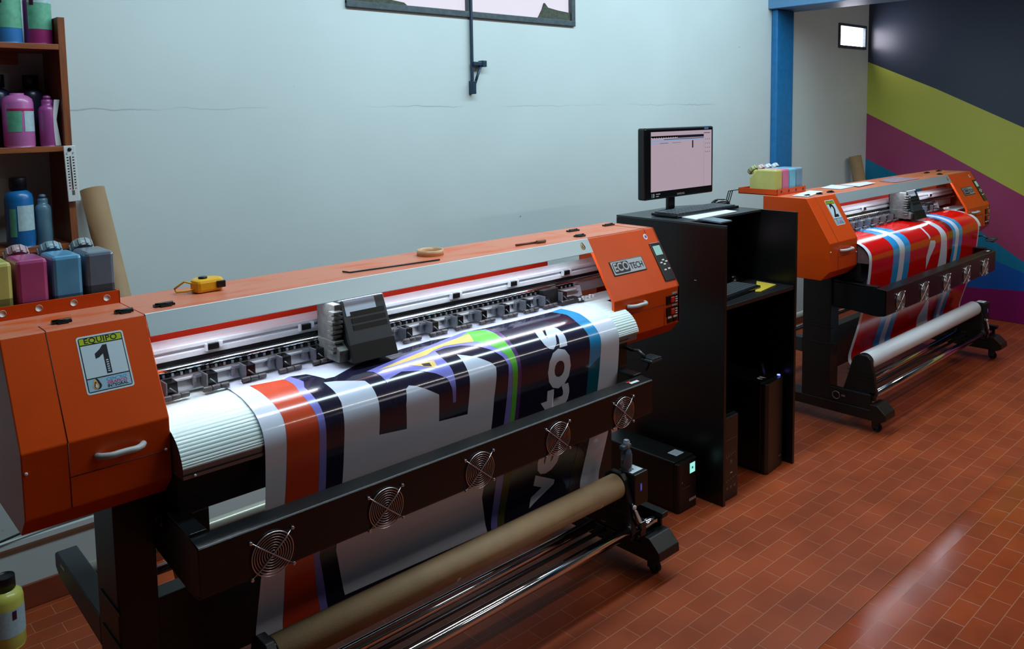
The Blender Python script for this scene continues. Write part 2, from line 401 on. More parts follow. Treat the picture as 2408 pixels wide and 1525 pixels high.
# ------------------------------------------------------------------ the printed mural on the right wall (a vinyl sheet)
mu = MB(); XM = XR - .006
def mz(pts): # boundary line through (Y,z) points, extended to Y=-2.5
    (y0, z0), (y1, z1) = pts[-2], pts[-1]
    s = (z1 - z0) / (y1 - y0)
    return pts + [(-2.5, z1 + s * (-2.5 - y1))]
L1 = mz([(3.17, 2.09), (2.6, 1.838), (1.96, 1.524), (1.0, 1.02)])
L2 = mz([(3.17, 1.647), (2.6, 1.36), (1.942, 1.0), (1.0, .44)])
L3 = [(3.17, 1.253), (2.827, 1.09), (2.5, .885), (2.193, .669), (1.924, .487), (1.4, .13), (1.2, 0), (-2.5, 0)]
L4 = [(3.17, .82), (2.193, .50), (1.924, .405), (1.4, .2), (0.9, 0), (-2.5, 0)]
L5 = [(3.17, .22), (2.25, .238), (1.91, .262), (1.5, .30), (-2.5, .30)]
def clampz(L): return [(y, max(0.004, z)) for y, z in L]
def band(up, lo, mi, k):
    mu.mi = mi
    P = [(y, z) for y, z in up] + [(y, z) for y, z in lo[::-1]]
    t = bmesh.new(); f = t.faces.new([t.verts.new((XM - k * .0006, y, z)) for y, z in P]); f.normal_update()
    bmesh.ops.triangulate(t, faces=[f]); mu.merge(t)
TOP = [(3.17, 2.95), (-2.5, 2.95)]; BOT = [(3.17, .004), (-2.5, .004)]
band(clampz(L1), BOT, 1, 1); band(clampz(L2), BOT, 2, 2); band(clampz(L3), BOT, 3, 3)
band(clampz(L4), BOT, 4, 4)
band([(3.17, .22), (2.25, .238), (1.91, .262), (1.5, .3), (1.25, .33), (0.9, .22), (-2.5, .2)], BOT, 5, 5)
mu.mi = 0; mu.box(XM, XR, -2.5, 3.17, .004, 2.95)
VN = dict(rough=0.32, spec=0.5, noise=0.06, nscale=2, bump=0.6, bscale=2.2)
mural = mu.ob('wall_mural', [mat('mural_slate', (52, 64, 82), **VN), mat('mural_yellow', (190, 200, 84), **VN), mat('mural_magenta', (160, 62, 108), **VN),
                             mat('mural_teal', (0, 120, 160), **VN), mat('mural_blue', (0, 84, 176), **VN), mat('mural_purple', (126, 10, 96), **VN)])
tag(mural, 'glossy vinyl mural of slate, yellow, magenta, teal and blue bands covering the far right wall', 'mural')

# ------------------------------------------------------------------ ink tanks (built once, copied)
TY = {}
for k, c_ in dict(yellow=(200, 196, 112), magenta=(178, 74, 126), cyan=(92, 160, 200), black=(104, 118, 134), pink=(214, 120, 160), lightcyan=(120, 190, 216), grey=(120, 150, 176)).items():
    m_ = mat('tank_' + k, c_, 0.3, noise=0.14, nscale=14, coat=0.3)
    m_.node_tree.nodes['Principled BSDF'].inputs['Subsurface Weight'].default_value = 0.15
    m_.node_tree.nodes['Principled BSDF'].inputs['Subsurface Radius'].default_value = (.03, .03, .03)
    TY[k] = m_
    TY[k + '_ink'] = mat('ink_' + k, tuple(int(v * .62) for v in c_), 0.3, noise=0.1)
def tank_mesh():
    b = MB(); w_, L, h = .0342, .160, .132
    prof = [(0, 0), (L, 0), (L, h - .045), (L - .045, h), (0.0, h)]
    b.prism(prof, -w_, w_, 0, bev=.009)
    return b
def ink_tank(colour, loc, label, group, lvl=.3, cap=None):
    t = thing('ink_tank', label, 'ink tank', loc, group)
    b = tank_mesh()
    for v in b.b.verts: v.co += Vector(loc)
    # liquid line: faces low on the tank take the darker ink colour
    g = b.b.verts[:] + b.b.edges[:] + b.b.faces[:]
    bmesh.ops.bisect_plane(b.b, geom=g, plane_co=(0, 0, loc[2] + .132 * lvl), plane_no=(0, 0, 1))
    for f in b.b.faces: f.material_index = 1 if f.calc_center_median().z < loc[2] + .132 * lvl else 0; f.smooth = False
    b.ob('tank_body', [TY[colour], TY[colour + '_ink']], t)
    d = Vector((0, .72, .70)).normalized(); p = Vector(loc) + Vector((0, .143, .110))
    MB().cyl(p - d * .004, p + d * .018, .017, 20).ob('neck', TY[colour], t)
    c2 = MB(); c2.cyl(p + d * .012, p + d * .036, .0275, 24)
    M0 = Matrix.Translation(p + d * .012) @ d.to_track_quat('Z', 'Y').to_matrix().to_4x4()
    for k in range(10):
        c2.box(.025, .0300, -.0035, .0035, .001, .021, .001, M0 @ Matrix.Rotation(k * PI / 5, 4, 'Z'))
    c2.ob('screw_cap', mat('cap_' + colour, tuple(int(min(255, v * .6 + 55)) for v in (cap or (150, 160, 170))), 0.35), t)
    return t

# ------------------------------------------------------------------ paper surface: profile (Y,z) swept along X, printed shapes laid into the sheet itself
PROF = [(2.20, .985), (2.13, .987), (2.08, .990), (2.03, .990), (1.965, .984), (1.905, .966), (1.87, .940), (1.852, .905), (1.852, .84), (1.865, .72),
        (1.90, .55), (1.935, .42), (1.95, .36), (1.945, .32), (1.91, .298), (1.87, .302)]
def smooth_profile(P, n=8):
    P = [Vector(p) for p in P]; out = []
    for i in range(len(P) - 1):
        p0 = P[max(0, i - 1)]; p1 = P[i]; p2 = P[i + 1]; p3 = P[min(len(P) - 1, i + 2)]
        for k in range(n):
            t = k / n
            out.append(0.5 * ((2 * p1) + (p2 - p0) * t + (2 * p0 - 5 * p1 + 4 * p2 - p3) * t * t + (3 * p1 - p0 - 3 * p2 + p3) * t ** 3))
    out.append(P[-1]); return out
class Sheet:
    def __init__(s, prof, x0, x1, dz=0):
        s.P = [Vector((p[0], p[1] + dz)) for p in smooth_profile(prof)]; s.x0, s.x1 = x0, x1
        s.S = [0.0]
        for a, b in zip(s.P[:-1], s.P[1:]): s.S.append(s.S[-1] + (b - a).length)
        s.N = []
        for i in range(len(s.P)):
            a = s.P[max(0, i - 1)]; b = s.P[min(len(s.P) - 1, i + 1)]; d = (b - a).normalized()
            s.N.append(Vector((d.y, -d.x)))   # outward: up on the flat part, to the front on the drop
        if s.N[3].y < 0: s.N = [-n for n in s.N]
    def at(s, x, q, h=0):
        S = s.S; q = min(max(q, 0), S[-1])
        lo, hi = 0, len(S) - 1
        while hi - lo > 1:
            m_ = (lo + hi) // 2
            if S[m_] <= q: lo = m_
            else: hi = m_
        t = (q - S[lo]) / (S[hi] - S[lo] + 1e-12)
        p = s.P[lo].lerp(s.P[hi], t); n = s.N[lo].lerp(s.N[hi], t).normalized()
        p = p + n * h
        return Vector((x, p.x, p.y))
    def hit(s, px, py):
        d = ray(px, py); best = None
        for i in range(len(s.P) - 1):
            a, b = s.P[i], s.P[i + 1]; e = b - a
            det = d.y * (-e.y) - d.z * (-e.x)
            if abs(det) < 1e-12: continue
            r0, r1 = a.x - CAM.y, a.y - CAM.z
            t = (r0 * (-e.y) - r1 * (-e.x)) / det; u = (d.y * r1 - d.z * r0) / det
            if -1e-4 <= u <= 1 + 1e-4 and t > 0 and (best is None or t < best[0]): best = (t, s.S[i] + u * e.length)
        if best is None:
            # ray passes over the crest: take the nearest approach
            bb = None
            for i, p in enumerate(s.P):
                v = Vector((0, p.x - CAM.y, p.y - CAM.z)); dd = Vector((0, d.y, d.z)); t = v.dot(dd) / dd.dot(dd); e = (v - dd * t).length
                if bb is None or e < bb[0]: bb = (e, t, s.S[i])
            best = (bb[1], bb[2])
        return (CAM.x + d.x * best[0], best[1])
    def bent(s, faces, mb, h):
        """faces: list of 2-D loops in (x,s), cut at the sheet's rows and bent onto it; h = ink thickness"""
        t = bmesh.new()
        for F in faces:
            try: f = t.faces.new([t.verts.new((x, q, 0)) for x, q in F])
            except ValueError: continue
        for f in t.faces: f.normal_update()
        bmesh.ops.triangulate(t, faces=t.faces[:])
        for f in t.faces:
            f.normal_update()
            if f.normal.z > 0: f.normal_flip()
        s.cutmap(t, mb, h)
    def cutmap(s, t, mb, h):
        if not t.verts: return
        q0 = min(v.co.y for v in t.verts); q1 = max(v.co.y for v in t.verts)
        for q in s.S[1:-1]:
            if q0 < q < q1: bmesh.ops.bisect_plane(t, geom=t.verts[:] + t.edges[:] + t.faces[:], plane_co=(0, q, 0), plane_no=(0, 1, 0))
        for v in t.verts:
            x = min(max(v.co.x, s.x0), s.x1)
            v.co = s.at(x, v.co.y, h)
        for f in t.faces: f.smooth = True
        mb.merge(t)
    def base(s, mb, thick=.0004):
        mb.mi = 0; n = 10
        for h, fl in ((0, 0), (-thick, 1)):
            rows = [[s.at(s.x0 + (s.x1 - s.x0) * k / n, q, h) for k in (range(n + 1) if fl else range(n, -1, -1))] for q in s.S]
            mb.grid(rows)

def text2d(body, bold):
    me = textmesh(body, 1.0, bold)
    return me

# ================================================================== PRINTER
def fan_guard(parent, x, z, y, r=.052):
    g = MB()
    for k in range(8):
        rr = r * (0.16 + 0.84 * k / 7)
        g.tube([(x + rr * math.cos(a * PI / 18), y - .004, z + rr * math.sin(a * PI / 18)) for a in range(36)], .0011 if k < 7 else .0016, 6, True)
    for sx, sz in ((1, 1), (-1, 1)):
        e = .0525
        g.tube([(x - sx * e, y - .001, z - sz * e * .84), (x - sx * r * .62, y - .007, z - sz * r * .52), (x + sx * r * .62, y - .007, z + sz * r * .52), (x + sx * e, y - .001, z + sz * e * .84)], .0016, 6)
    for sx in (-1, 1):
        for sz in (-1, 1): g.cyl((x + sx * .0525, y, z + sz * .044), (x + sx * .0525, y - .006, z + sz * .044), .0042, 10)
    g.ob('fan_guard', WIRE, parent)

def handle(parent, x0, x1, z, y, name='handle'):
    h = MB(); n = 14; pts = []
    for k in range(n + 1):
        t = k / n; pts.append((x0 + (x1 - x0) * t, y - .026 * min(1, 4 * t, 4 * (1 - t)) ** .6 if 0 < t < 1 else y, z + (.003 * math.sin(PI * t))))
    h.tube(pts, .0075, 10); h.ob(name, GREYP, parent)

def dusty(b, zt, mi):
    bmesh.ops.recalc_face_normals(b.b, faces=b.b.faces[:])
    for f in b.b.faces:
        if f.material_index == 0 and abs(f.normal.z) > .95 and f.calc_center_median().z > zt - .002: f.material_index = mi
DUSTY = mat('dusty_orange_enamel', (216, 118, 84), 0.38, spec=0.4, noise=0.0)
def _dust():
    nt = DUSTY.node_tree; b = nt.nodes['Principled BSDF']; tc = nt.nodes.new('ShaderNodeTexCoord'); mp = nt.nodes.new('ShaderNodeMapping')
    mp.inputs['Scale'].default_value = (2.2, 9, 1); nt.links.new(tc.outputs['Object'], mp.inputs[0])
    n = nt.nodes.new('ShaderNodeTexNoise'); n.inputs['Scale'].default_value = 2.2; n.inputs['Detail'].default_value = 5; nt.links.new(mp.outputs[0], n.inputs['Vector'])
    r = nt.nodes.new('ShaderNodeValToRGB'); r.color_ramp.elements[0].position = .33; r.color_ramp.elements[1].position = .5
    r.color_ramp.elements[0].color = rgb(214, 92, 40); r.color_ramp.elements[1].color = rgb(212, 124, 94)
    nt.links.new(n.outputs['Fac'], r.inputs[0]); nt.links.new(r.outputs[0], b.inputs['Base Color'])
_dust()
def caster(x, y, parent):
    b = MB(); b.cyl((x, y, .06), (x, y, .078), .014, 14)
    b.box(x - .016, x - .011, y - .018, y + .018, .018, .062, .002); b.box(x + .011, x + .016, y - .018, y + .018, .018, .062, .002); b.box(x - .016, x + .016, y - .018, y + .018, .056, .062, .002)
    c = b.ob('caster', CHAR, parent)
    MB().cyl((x - .010, y - .006, .0235), (x + .010, y - .006, .0235), .0235, 22).ob('caster_wheel', BLACKR, c)
    return c

def printer(name, label, XL, XLB, XRI, XRR, dz, tray, fans, legs, core, pins, car, seam, number, trayink):
    Z = lambda z: z + dz
    root = thing(name, label, 'printer', ((XL + XRR) / 2, 2.1, 0))
    zt, zb, zm, zl = Z(1.225), Z(1.003), Z(.858), Z(.81)
    yf, yt, yk = 1.92, 2.05, 2.295
    # ---- left housing, solid sheet-metal box with slanted face
    b = MB(); b.prism([(yk, zl), (1.965, zl), (yf, zm), (yf, zb), (yt, zt), (yk, zt)], XL, XLB, 0, bev=.0025)
    b.mi = 1; e = .0004
    def seamline(b, pts, w=.0012):
        for (p, q) in zip(pts[:-1], pts[1:]):
            p, q = Vector(p), Vector(q); b.tube([p, q], w, 4)
    sl = lambda x, t: (x, yf + (yt - yf) * t, zb + (zt - zb) * t)
    seamline(b, [(seam, 2.11, zt), (seam, yt, zt), (seam, yf, zb), (seam, yf, zm)])
    seamline(b, [(seam, yf, Z(.926)), (XLB, yf, Z(.926))])
    for (x, z) in ((XLB - .012, Z(.928)), (XL + .008, Z(.96))): b.mi = 2; b.cyl((x, yf, z), (x, yf - .003, z), .0035, 8)
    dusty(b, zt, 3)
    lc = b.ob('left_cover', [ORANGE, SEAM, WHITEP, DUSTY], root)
    handle(lc, seam + .055 if XL < 1 else seam + .02, seam + .155 if XL < 1 else seam + .145, Z(.957), yf)
    for hx in ((seam + .048, seam + .187) if XL < 1 else (seam + .03, seam + .16)):
        h = MB(); h.box(hx - .021, hx + .021, 2.100, 2.118, zt, zt + .006, .0015); h.cyl((hx - .021, 2.109, zt + .006), (hx + .021, 2.109, zt + .006), .004, 10); h.box(hx - .012, hx + .012, 2.092, 2.101, zt, zt + .004, .001); h.ob('hinge', BLACKG, lc)
    # number sticker
    n = Vector((0, zt - zb, -(yt - yf))).normalized() * -1
    up = Vector((0, yt - yf, zt - zb)).normalized(); nn = Vector((1, 0, 0)).cross(up)
    P0 = Vector((0, yf, zb))
    if number == '1': q = [WP(x, y, P0, nn) for x, y in cr(160, 770, 8.472, [(150, 200), (1090, 40), (1320, 1150), (380, 1360)])]
    else: q = [WP(x, y, P0, nn) for x, y in cr(1720, 370, 4.92, [(1082, 498), (1187, 487), (1310, 770), (1205, 787)])]
    cen = sum(q, Vector()) / 4; wd = ((q[1] - q[0]).length + (q[2] - q[3]).length) / 2; ht = ((q[3] - q[0]).length + (q[2] - q[1]).length) / 2
    f = Fr(cen, (1, 0, 0), up, .0005); s = MB(); W2, H2 = wd / 2, ht / 2
    f.rrect(s, -W2, W2, -H2, H2, wd * .06, 0, 1)
    f.rrect(s, -W2 * .93, W2 * .93, -H2 * .94, H2 * .94, wd * .04, 1, 1.4)
    f.rect(s, -W2 * .89, W2 * .89, H2 * .70, H2 * .91, 2, 1.8)
    f.rect(s, -W2 * .89, W2 * .89, -H2 * .46, H2 * .66, 3, 1.8)
    f.rect(s, -W2 * .89, W2 * .89, -H2 * .91, -H2 * .50, 4, 1.8)
    f.text(s, 'EQUIPO', 0, H2 * .805, H2 * .27, 1, 2.4, .012, sx=1.05, spacing=1.05)
    if number == '1':
        f.poly(s, [(W2 * x, H2 * y) for x, y in ((-.02, -.40), (.20, -.40), (.20, .60), (.02, .60), (-.12, .47), (-.36, .34), (-.36, .16), (-.20, .20), (-.02, .30))], 1, 2.4)
        for i in range(6): f.rect(s, W2 * .04, W2 * .14, H2 * (-.34 + i * .075), H2 * (-.30 + i * .075), 3, 3)
    else: f.text(s, number, -W2 * .02, H2 * .10, H2 * 1.42, 1, 2.4, .03)
    # the drop emblem and the shop's name
    def drop(ax, az, r, mi, k, sx=1.0):
        pts = []
        for i in range(24):
            a = -PI / 2 + 2 * PI * i / 24
            rr = r * (1 + .9 * max(0, math.sin(a)) ** 4)
            pts.append((ax + rr * math.cos(a) * sx * (1 - .4 * max(0, math.sin(a)) ** 2), az + rr * math.sin(a)))
        f.poly(s, pts, mi, k)
    drop(-W2 * .52, -H2 * .74, H2 * .13, 1, 2.4); drop(-W2 * .58, -H2 * .74, H2 * .12, 5, 2.6, .8); drop(-W2 * .58, -H2 * .75, H2 * .085, 6, 2.9, .7); drop(-W2 * .56, -H2 * .76, H2 * .055, 3, 3.2, .7)
    f.text(s, 'CENTRO', W2 * .32, -H2 * .60, H2 * .14, 7, 2.4, .012, sx=1.15); f.text(s, 'GRAFICO', W2 * .32, -H2 * .715, H2 * .14, 8, 2.4, .02, sx=1.05); f.text(s, 'INTEGRAL', W2 * .32, -H2 * .83, H2 * .14, 1, 2.4, .02, sx=1.0)
    s.ob('number_sticker', [STICK, INKK, STICKY, mat('sticker_field', (190, 208, 218), 0.4), STICKB, GOLD, MAROON, CYT, MGT], lc)

    # ---- right housing: open carriage bay behind a slanted front
    b = MB(); th = .012
    b.prism([(yf, zm), (yf, zb), (yt, zt), (yt + th, zt), (yt + th, zt - .006), (yf + th + .002, zb - .002), (yf + th, zm)], XRI, XRR, 0, bev=.0018)
    b.prism([(yk, zl), (1.965, zl), (yf, zm), (yf, zb), (yt, zt), (yk, zt)], XRR - .012, XRR, 0, bev=.0018)
    b.box(XRI, XRR - .006, yt + .002, yk, zt - .008, zt, .0015)
    b.prism([(yf, zm), (yf + th, zm), (1.972, zl + .008), (yk, zl + .008), (yk, zl), (1.965, zl)], XRI, XRR - .006, 0, bev=.0015)
    b.box(XRI + .22, XRR - .012, 2.2, yk, Z(.85), zt - .008)
    b.mi = 1
    ps = XRR - .063
    seamline(b, [(ps, 2.20, zt), (ps, yt, zt), (ps - .02 * 0, yt, zt)]); seamline(b, [sl(ps, 1), sl(ps, .93)])
    sx_ = XRI + .30
    seamline(b, [(XRI + .002, yf, Z(.946)), (sx_, yf, Z(.942)), (sx_, yf, zm)])
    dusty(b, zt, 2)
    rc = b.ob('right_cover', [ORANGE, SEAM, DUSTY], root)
    handle(rc, XRI + .075, XRI + .178, Z(.973), yf)
    for hx, hy in ((XRI + .103, 2.218), (XRI + .32, 2.218)):
        h = MB(); h.box(hx - .03, hx + .03, hy - .008, hy + .012, zt, zt + .006, .0015); h.cyl((hx - .022, hy, zt + .006), (hx + .022, hy, zt + .006), .004, 10); h.ob('hinge', BLACKG, rc)
    # control panel
    k_ = (XRR - 2.68)
    f = Fr(Vector((2.640 + k_, 1.98, 1.098 + dz)), (1, 0, 0), up, .0005)
    f.o = Vector((2.640 + k_, yf, zb)) + up * ((1.098 - 1.003) / up.z)
    s = MB(); s.mi = 0
    M_ = Matrix((f.u, f.v, f.n)).transposed().to_4x4(); M_.translation = f.o
    s.box(-.033, .033, -.082, .082, -.002, .004, .0015, M_)
    cp = s.ob('control_panel', BLACKG, root)
    f.l = .0046; s = MB(); f.rect(s, -.023, .022, .028, .068, 0, 1); s.ob('display', [SCRG, INKK], cp)
    for a_, b_ in ((.004, .005), (-.013, -.005), (.02, -.003), (.003, -.013), (-.007, -.036), (.018, -.034)):
        MB().box(a_ - .0065, a_ + .0065, b_ - .003, b_ + .003, .003, .0065, .001, M_).ob('button', WHITEP, cp)
    # maker's plate
    f = Fr(Vector((2.434 + k_, yf, zb)) + up * ((1.108 - 1.003) / up.z), (1, 0, 0), up, .0005); s = MB()
    M2 = Matrix((f.u, f.v, f.n)).transposed().to_4x4(); M2.translation = f.o
    s.mi = 1; s.box(-.098, .098, -.030, .030, -.001, .0025, .002, M2)
    f.l = .0028; f.rrect(s, -.093, .093, -.026, .026, .004, 0, 1); f.rrect(s, -.088, .004, -.022, .022, .008, 1, 1.15)
    f.text(s, 'ECO', -.042, .001, .046, 0, 1.3, .02, sx=.95); f.text(s, 'TECH', .047, -.004, .036, 1, 1.3, .012, sx=.86)
    s.ob('maker_plate', [mat('plate_silver', (165, 172, 178), 0.35, metal=0.4), INKK], root)
    # round emblem above the panel
    f = Fr(Vector((2.606 + k_, yf, zb)) + up * ((1.196 - 1.003) / up.z), (1, 0, 0), up, .0008); s = MB()
    circ = [(math.cos(a * PI / 10), math.sin(a * PI / 10)) for a in range(20)]
    f.poly(s, [(x * .012, y * .012) for x, y in circ], 0, 1); f.poly(s, [(.001 + x * .007, y * .007) for x, y in circ], 1, 1.5); f.poly(s, [(.013 + x * .004, .004 + y * .004) for x, y in circ], 2, 1)
    s.ob('round_badge', [WHITEP, mat('badge_violet', (120, 70, 160), .4), RED], root)
    # switches
    for zc in (.956, .909):
        s = MB(); s.box(2.592 + k_, 2.665 + k_, yf - .006, yf + .001, Z(zc) - .018, Z(zc) + .018, .002); sw = s.ob('heater_switch', BLACKG, root)
        MB().box(2.616 + k_, 2.638 + k_, yf - .010, yf - .004, Z(zc) - .011, Z(zc) + .011, .002).ob('rocker', RED, sw)
        f = Fr((2.652 + k_, yf - .0062, Z(zc)), (1, 0, 0), (0, 0, 1), .0003); s = MB()
        for i in range(3): f.rect(s, -.007, .007, -.012 + i * .009, -.007 + i * .009, 0, 1)
        s.ob('switch_legend', WHITEP, sw)
        f = Fr((2.647 + k_, yf, Z(zc) + .0235), (1, 0, 0), (0, 0, 1), .0004); s = MB(); f.rect(s, -.016, .016, -.004, .004, 0, 1); s.ob('switch_caption', GREYP, sw)
    for i in range(2):
        xx = 2.611 + k_ + i * .036
        s = MB(); s.box(xx - .013, xx + .013, yf - .007, yf, Z(.866), Z(.882), .002); s.mi = 1; s.box(xx - .011, xx + .011, yf - .004, yf, Z(.882), Z(.892), .001); s.ob('socket', [BLACKG, WHITEP], root)

    # ---- hood with silver front strip and inner back plate
    b = MB(); b.box(XLB, XRI, yt - .002, yk, zt - .006, zt, .001); b.mi = 1; b.box(XLB, XRI, yk - .006, yk, Z(.98), zt - .006)
    b.box(XLB, XRI, 2.262, 2.27, Z(1.03), zt - .006)
    b.mi = 2; b.box(XLB + .001, XRI - .001, yt + .006, 2.262, zt - .009, zt - .0062)  # grey liner added to keep orange bounce off the beam
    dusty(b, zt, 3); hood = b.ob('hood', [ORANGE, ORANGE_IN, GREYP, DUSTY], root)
    b = MB(); t1 = .78; d_ = nn * .0022
    a1 = Vector((0, yt, zt)); a0 = Vector((0, yf + (yt - yf) * t1, zb + (zt - zb) * t1)); inn = Vector((0, .006, -.002))
    b.prism([(a1.y, a1.z + .001), (a1.y + .004, a1.z), (a0.y + .004, a0.z), (a0.y, a0.z - .001), (a0.y - .0015, a0.z + .001), (a1.y - .0015, a1.z)], XLB + .001, XRI - .001, 0)
    st = b.ob('front_strip', STRIP, hood)
    fr_ = Fr(Vector((XRI - .045, a0.y, a0.z)) + up * .028, (1, 0, 0), up, .0026); s = MB()
    def drop2(ax, az, r, mi, k, sx=1.0):
        pts = []
        for i in range(24):
            a = -PI / 2 + 2 * PI * i / 24; rr = r * (1 + .9 * max(0, math.sin(a)) ** 4)
            pts.append((ax + rr * math.cos(a) * sx * (1 - .4 * max(0, math.sin(a)) ** 2), az + rr * math.sin(a)))
        fr_.poly(s, pts, mi, k)
    drop2(.003, -.002, .010, 0, 1); drop2(-.001, -.002, .0092, 1, 1.1, .8); drop2(-.001, -.003, .006, 2, 1.2, .7)
    s.ob('drop_emblem', [INKK, GOLD, MAROON], hood)
    for hx in (XLB + .068, XRI + .02):
        h = MB(); h.box(hx - .025, hx + .025, 2.098, 2.118, zt, zt + .006, .0015); h.cyl((hx - .022, 2.108, zt + .006), (hx + .022, 2.108, zt + .006), .004, 10); h.box(hx - .014, hx + .014, 2.09, 2.1, zt, zt + .004, .001); h.ob('hinge', BLACKG, hood)
    # led strip under the hood
    b = MB(); b.box(XLB + .02, XRI - .01, 2.058, 2.066, Z(1.190), Z(1.194)); b.ob('led_strip', LED, root, label='bright white light strip')

    # ---- guide rail beam
    x0, x1 = XLB - .002, XRR - .1
    b = MB(); b.prism([(2.130, Z(1.1065)), (2.134, Z(1.108)), (2.20, Z(1.112)), (2.20, Z(1.0)), (2.142, Z(1.0)), (2.142, Z(1.060)), (2.136, Z(1.0605)), (2.136, Z(1.072)), (2.13, Z(1.073)), (2.13, Z(1.086)), (2.137, Z(1.088)), (2.137, Z(1.094)), (2.130, Z(1.098))], x0, x1, 0)
    beam = b.ob('guide_beam', ALU, root)
    MB().box(x0, x1, 2.126, 2.137, Z(1.0615), Z(1.0705)).ob('toothed_belt', BLACKG, root)
    b = MB(); b.cyl((x0, 2.122, Z(1.052)), (x1, 2.122, Z(1.052)), .0072, 18); b.ob('slide_rail', CHROME, beam)
    b = MB(); b.prism([(2.126, Z(1.045)), (2.115, Z(1.040)), (2.115, Z(1.036)), (2.135, Z(1.036)), (2.135, Z(1.045))], x0, XRI, 0)
    k = 0; xx = x0
    while xx < XRI - .01: b.mi = 1 if k % 2 else 0; b.box(xx, xx + .006, 2.112, 2.116, Z(1.0365), Z(1.0445)); xx += .0115; k += 1
    b.ob('belt_cover', [BLACKG, ALU_DK], beam)
    for cx in ((.87, 1.145, 1.703, 1.967, 2.243) if XL < 1 else (4.45, 4.80, 5.45, 5.8)):
        c = MB(); c.box(cx - .017, cx + .013, 2.118, 2.131, Z(1.083), Z(1.100), .002); c.mi = 1; c.box(cx - .023, cx - .017, 2.12, 2.131, Z(1.081), Z(1.101), .001); c.box(cx + .014, cx + .024, 2.12, 2.131, Z(1.086), Z(1.102), .001); c.ob('rail_clip', [BLACKG, ALU], beam)
    # pinch plate and rollers
    b = MB(); b.prism([(2.13, Z(1.036)), (2.118, Z(1.034)), (2.105, Z(.996)), (2.13, Z(.996))], x0, XRI + .03, 0); b.box(x0, XRI, 2.104, 2.114, Z(1.024), Z(1.028)); b.ob('pinch_plate', ALU, root)
    for px_ in pins:
        c = MB(); c.mi = 0
        c.box(px_ - .014, px_ + .014, 2.072, 2.112, Z(1.000), Z(1.034), .002)
        c.mi = 1; c.box(px_ - .018, px_ - .014, 2.068, 2.112, Z(.998), Z(1.036), .001); c.box(px_ - .042, px_ - .034, 2.095, 2.11, Z(1.004), Z(1.028), .001)
        c.tube([(px_ - .008, 2.070, Z(1.022)), (px_ + .002, 2.068, Z(1.012)), (px_ + .010, 2.070, Z(1.006))], .002, 6); c.box(px_ - .038, px_ - .018, 2.098, 2.108, Z(1.024), Z(1.032), .001)
        pr = c.ob('pinch_roller', [BLACKG, ALU_DK], root)
        c = MB(); c.cyl((px_ - .030, 2.062, Z(.9995)), (px_ - .009, 2.062, Z(.9995)), .0072, 12); c.cyl((px_ - .007, 2.062, Z(.9995)), (px_ + .014, 2.062, Z(.9995)), .0072, 12); c.cyl((px_ + .016, 2.062, Z(.9995)), (px_ + .037, 2.062, Z(.9995)), .0072, 12); c.tube([(px_ - .031, 2.062, Z(.9995)), (px_ + .038, 2.062, Z(.9995))], .003, 6)
        c.ob('rubber_wheel', mat('wheel_dark', (78, 74, 76), .4, noise=.1), pr)
    # ---- platen: flat rear, ribbed front curve
    P = [(2.13, .9835), (2.03, .9865), (1.965, .980), (1.908, .962), (1.875, .937), (1.857, .905), (1.857, .893)]
    sp = smooth_profile(P, 12); rows = []
    b = MB(); S_ = 0
    for i, p in enumerate(sp):
        a_ = sp[max(0, i - 1)]; c_ = sp[min(len(sp) - 1, i + 1)]; d = (c_ - a_).normalized(); nrm = Vector((-d.y, d.x))
        if nrm.y < 0: nrm = -nrm
        if i > 14: p = p + nrm * (-.0012 if i % 3 == 0 else 0)
        rows.append([(x, p.x, p.y + dz) for x in (XLB + .001, XRI + (0.35 if i <= 14 else .06))][::-1])
    b.grid(rows, False)
    b.mi = 1; b.prism([(1.857, Z(.893)), (1.857, Z(.868)), (1.866, Z(.866)), (1.93, Z(.866)), (2.13, Z(.9)), (2.13, Z(.98)), (2.03, Z(.983)), (1.97, Z(.975)), (1.912, Z(.957)), (1.88, Z(.932)), (1.862, Z(.9))], XLB + .002, XRI + .05, 0)
    b.mi = 2; b.box(XLB + .002, XRI, 1.8545, 1.857, Z(.878), Z(.8805))
    for x in (XLB + .028, XRI - .06): b.mi = 0; b.cyl((x, 1.857, Z(.874)), (x, 1.852, Z(.874)), .003, 8)
    b.ob('platen', [PLATEM, ALU_DK, BLACK], root)
    b = MB(); b.box(XLB + .004, XRI + .05, 1.90, 2.14, Z(.765), Z(.866), .003); b.box(XLB + .03, XLB + .075, 1.90, 2.12, Z(.60), Z(.766), .003); b.box(XRI - .02, XRI + .045, 1.90, 2.12, Z(.60), Z(.766), .003)
    b.ob('underframe', BLACK, root)
    b = MB(); b.cyl((XLB - .02, 1.95, Z(.75)), (XLB + .01, 1.95, Z(.75)), .014, 12); b.cyl((XLB - .03, 1.95, Z(.75)), (XLB - .02, 1.95, Z(.75)), .02, 8); b.ob('tension_knob', BLACKG, root)
    # docking station inside the right housing
    b = MB(); b.box(XRI - .20, XRI - .12, 2.088, 2.112, Z(1.0), Z(1.052), .002); b.box(XRI - .14, XRI - .02, 2.05, 2.11, Z(.988), Z(1.003), .002)
    b.mi = 1
    for i in range(5): b.box(XRI - .05 + i * .02, XRI - .042 + i * .02, 2.045, 2.055, Z(.996), Z(1.006 + .004 * (i % 2)), .001)
    b.ob('docking_station', [BLACK, WHITEP], root)
    # ---- carriage
    ca = car; b = MB(); b.prism([(2.135, Z(1.002)), (1.962, Z(1.002)), (1.982, Z(1.053)), (2.03, Z(1.170)), (2.06, Z(1.178)), (2.135, Z(1.175))], ca, ca + .15, 0, bev=.003)
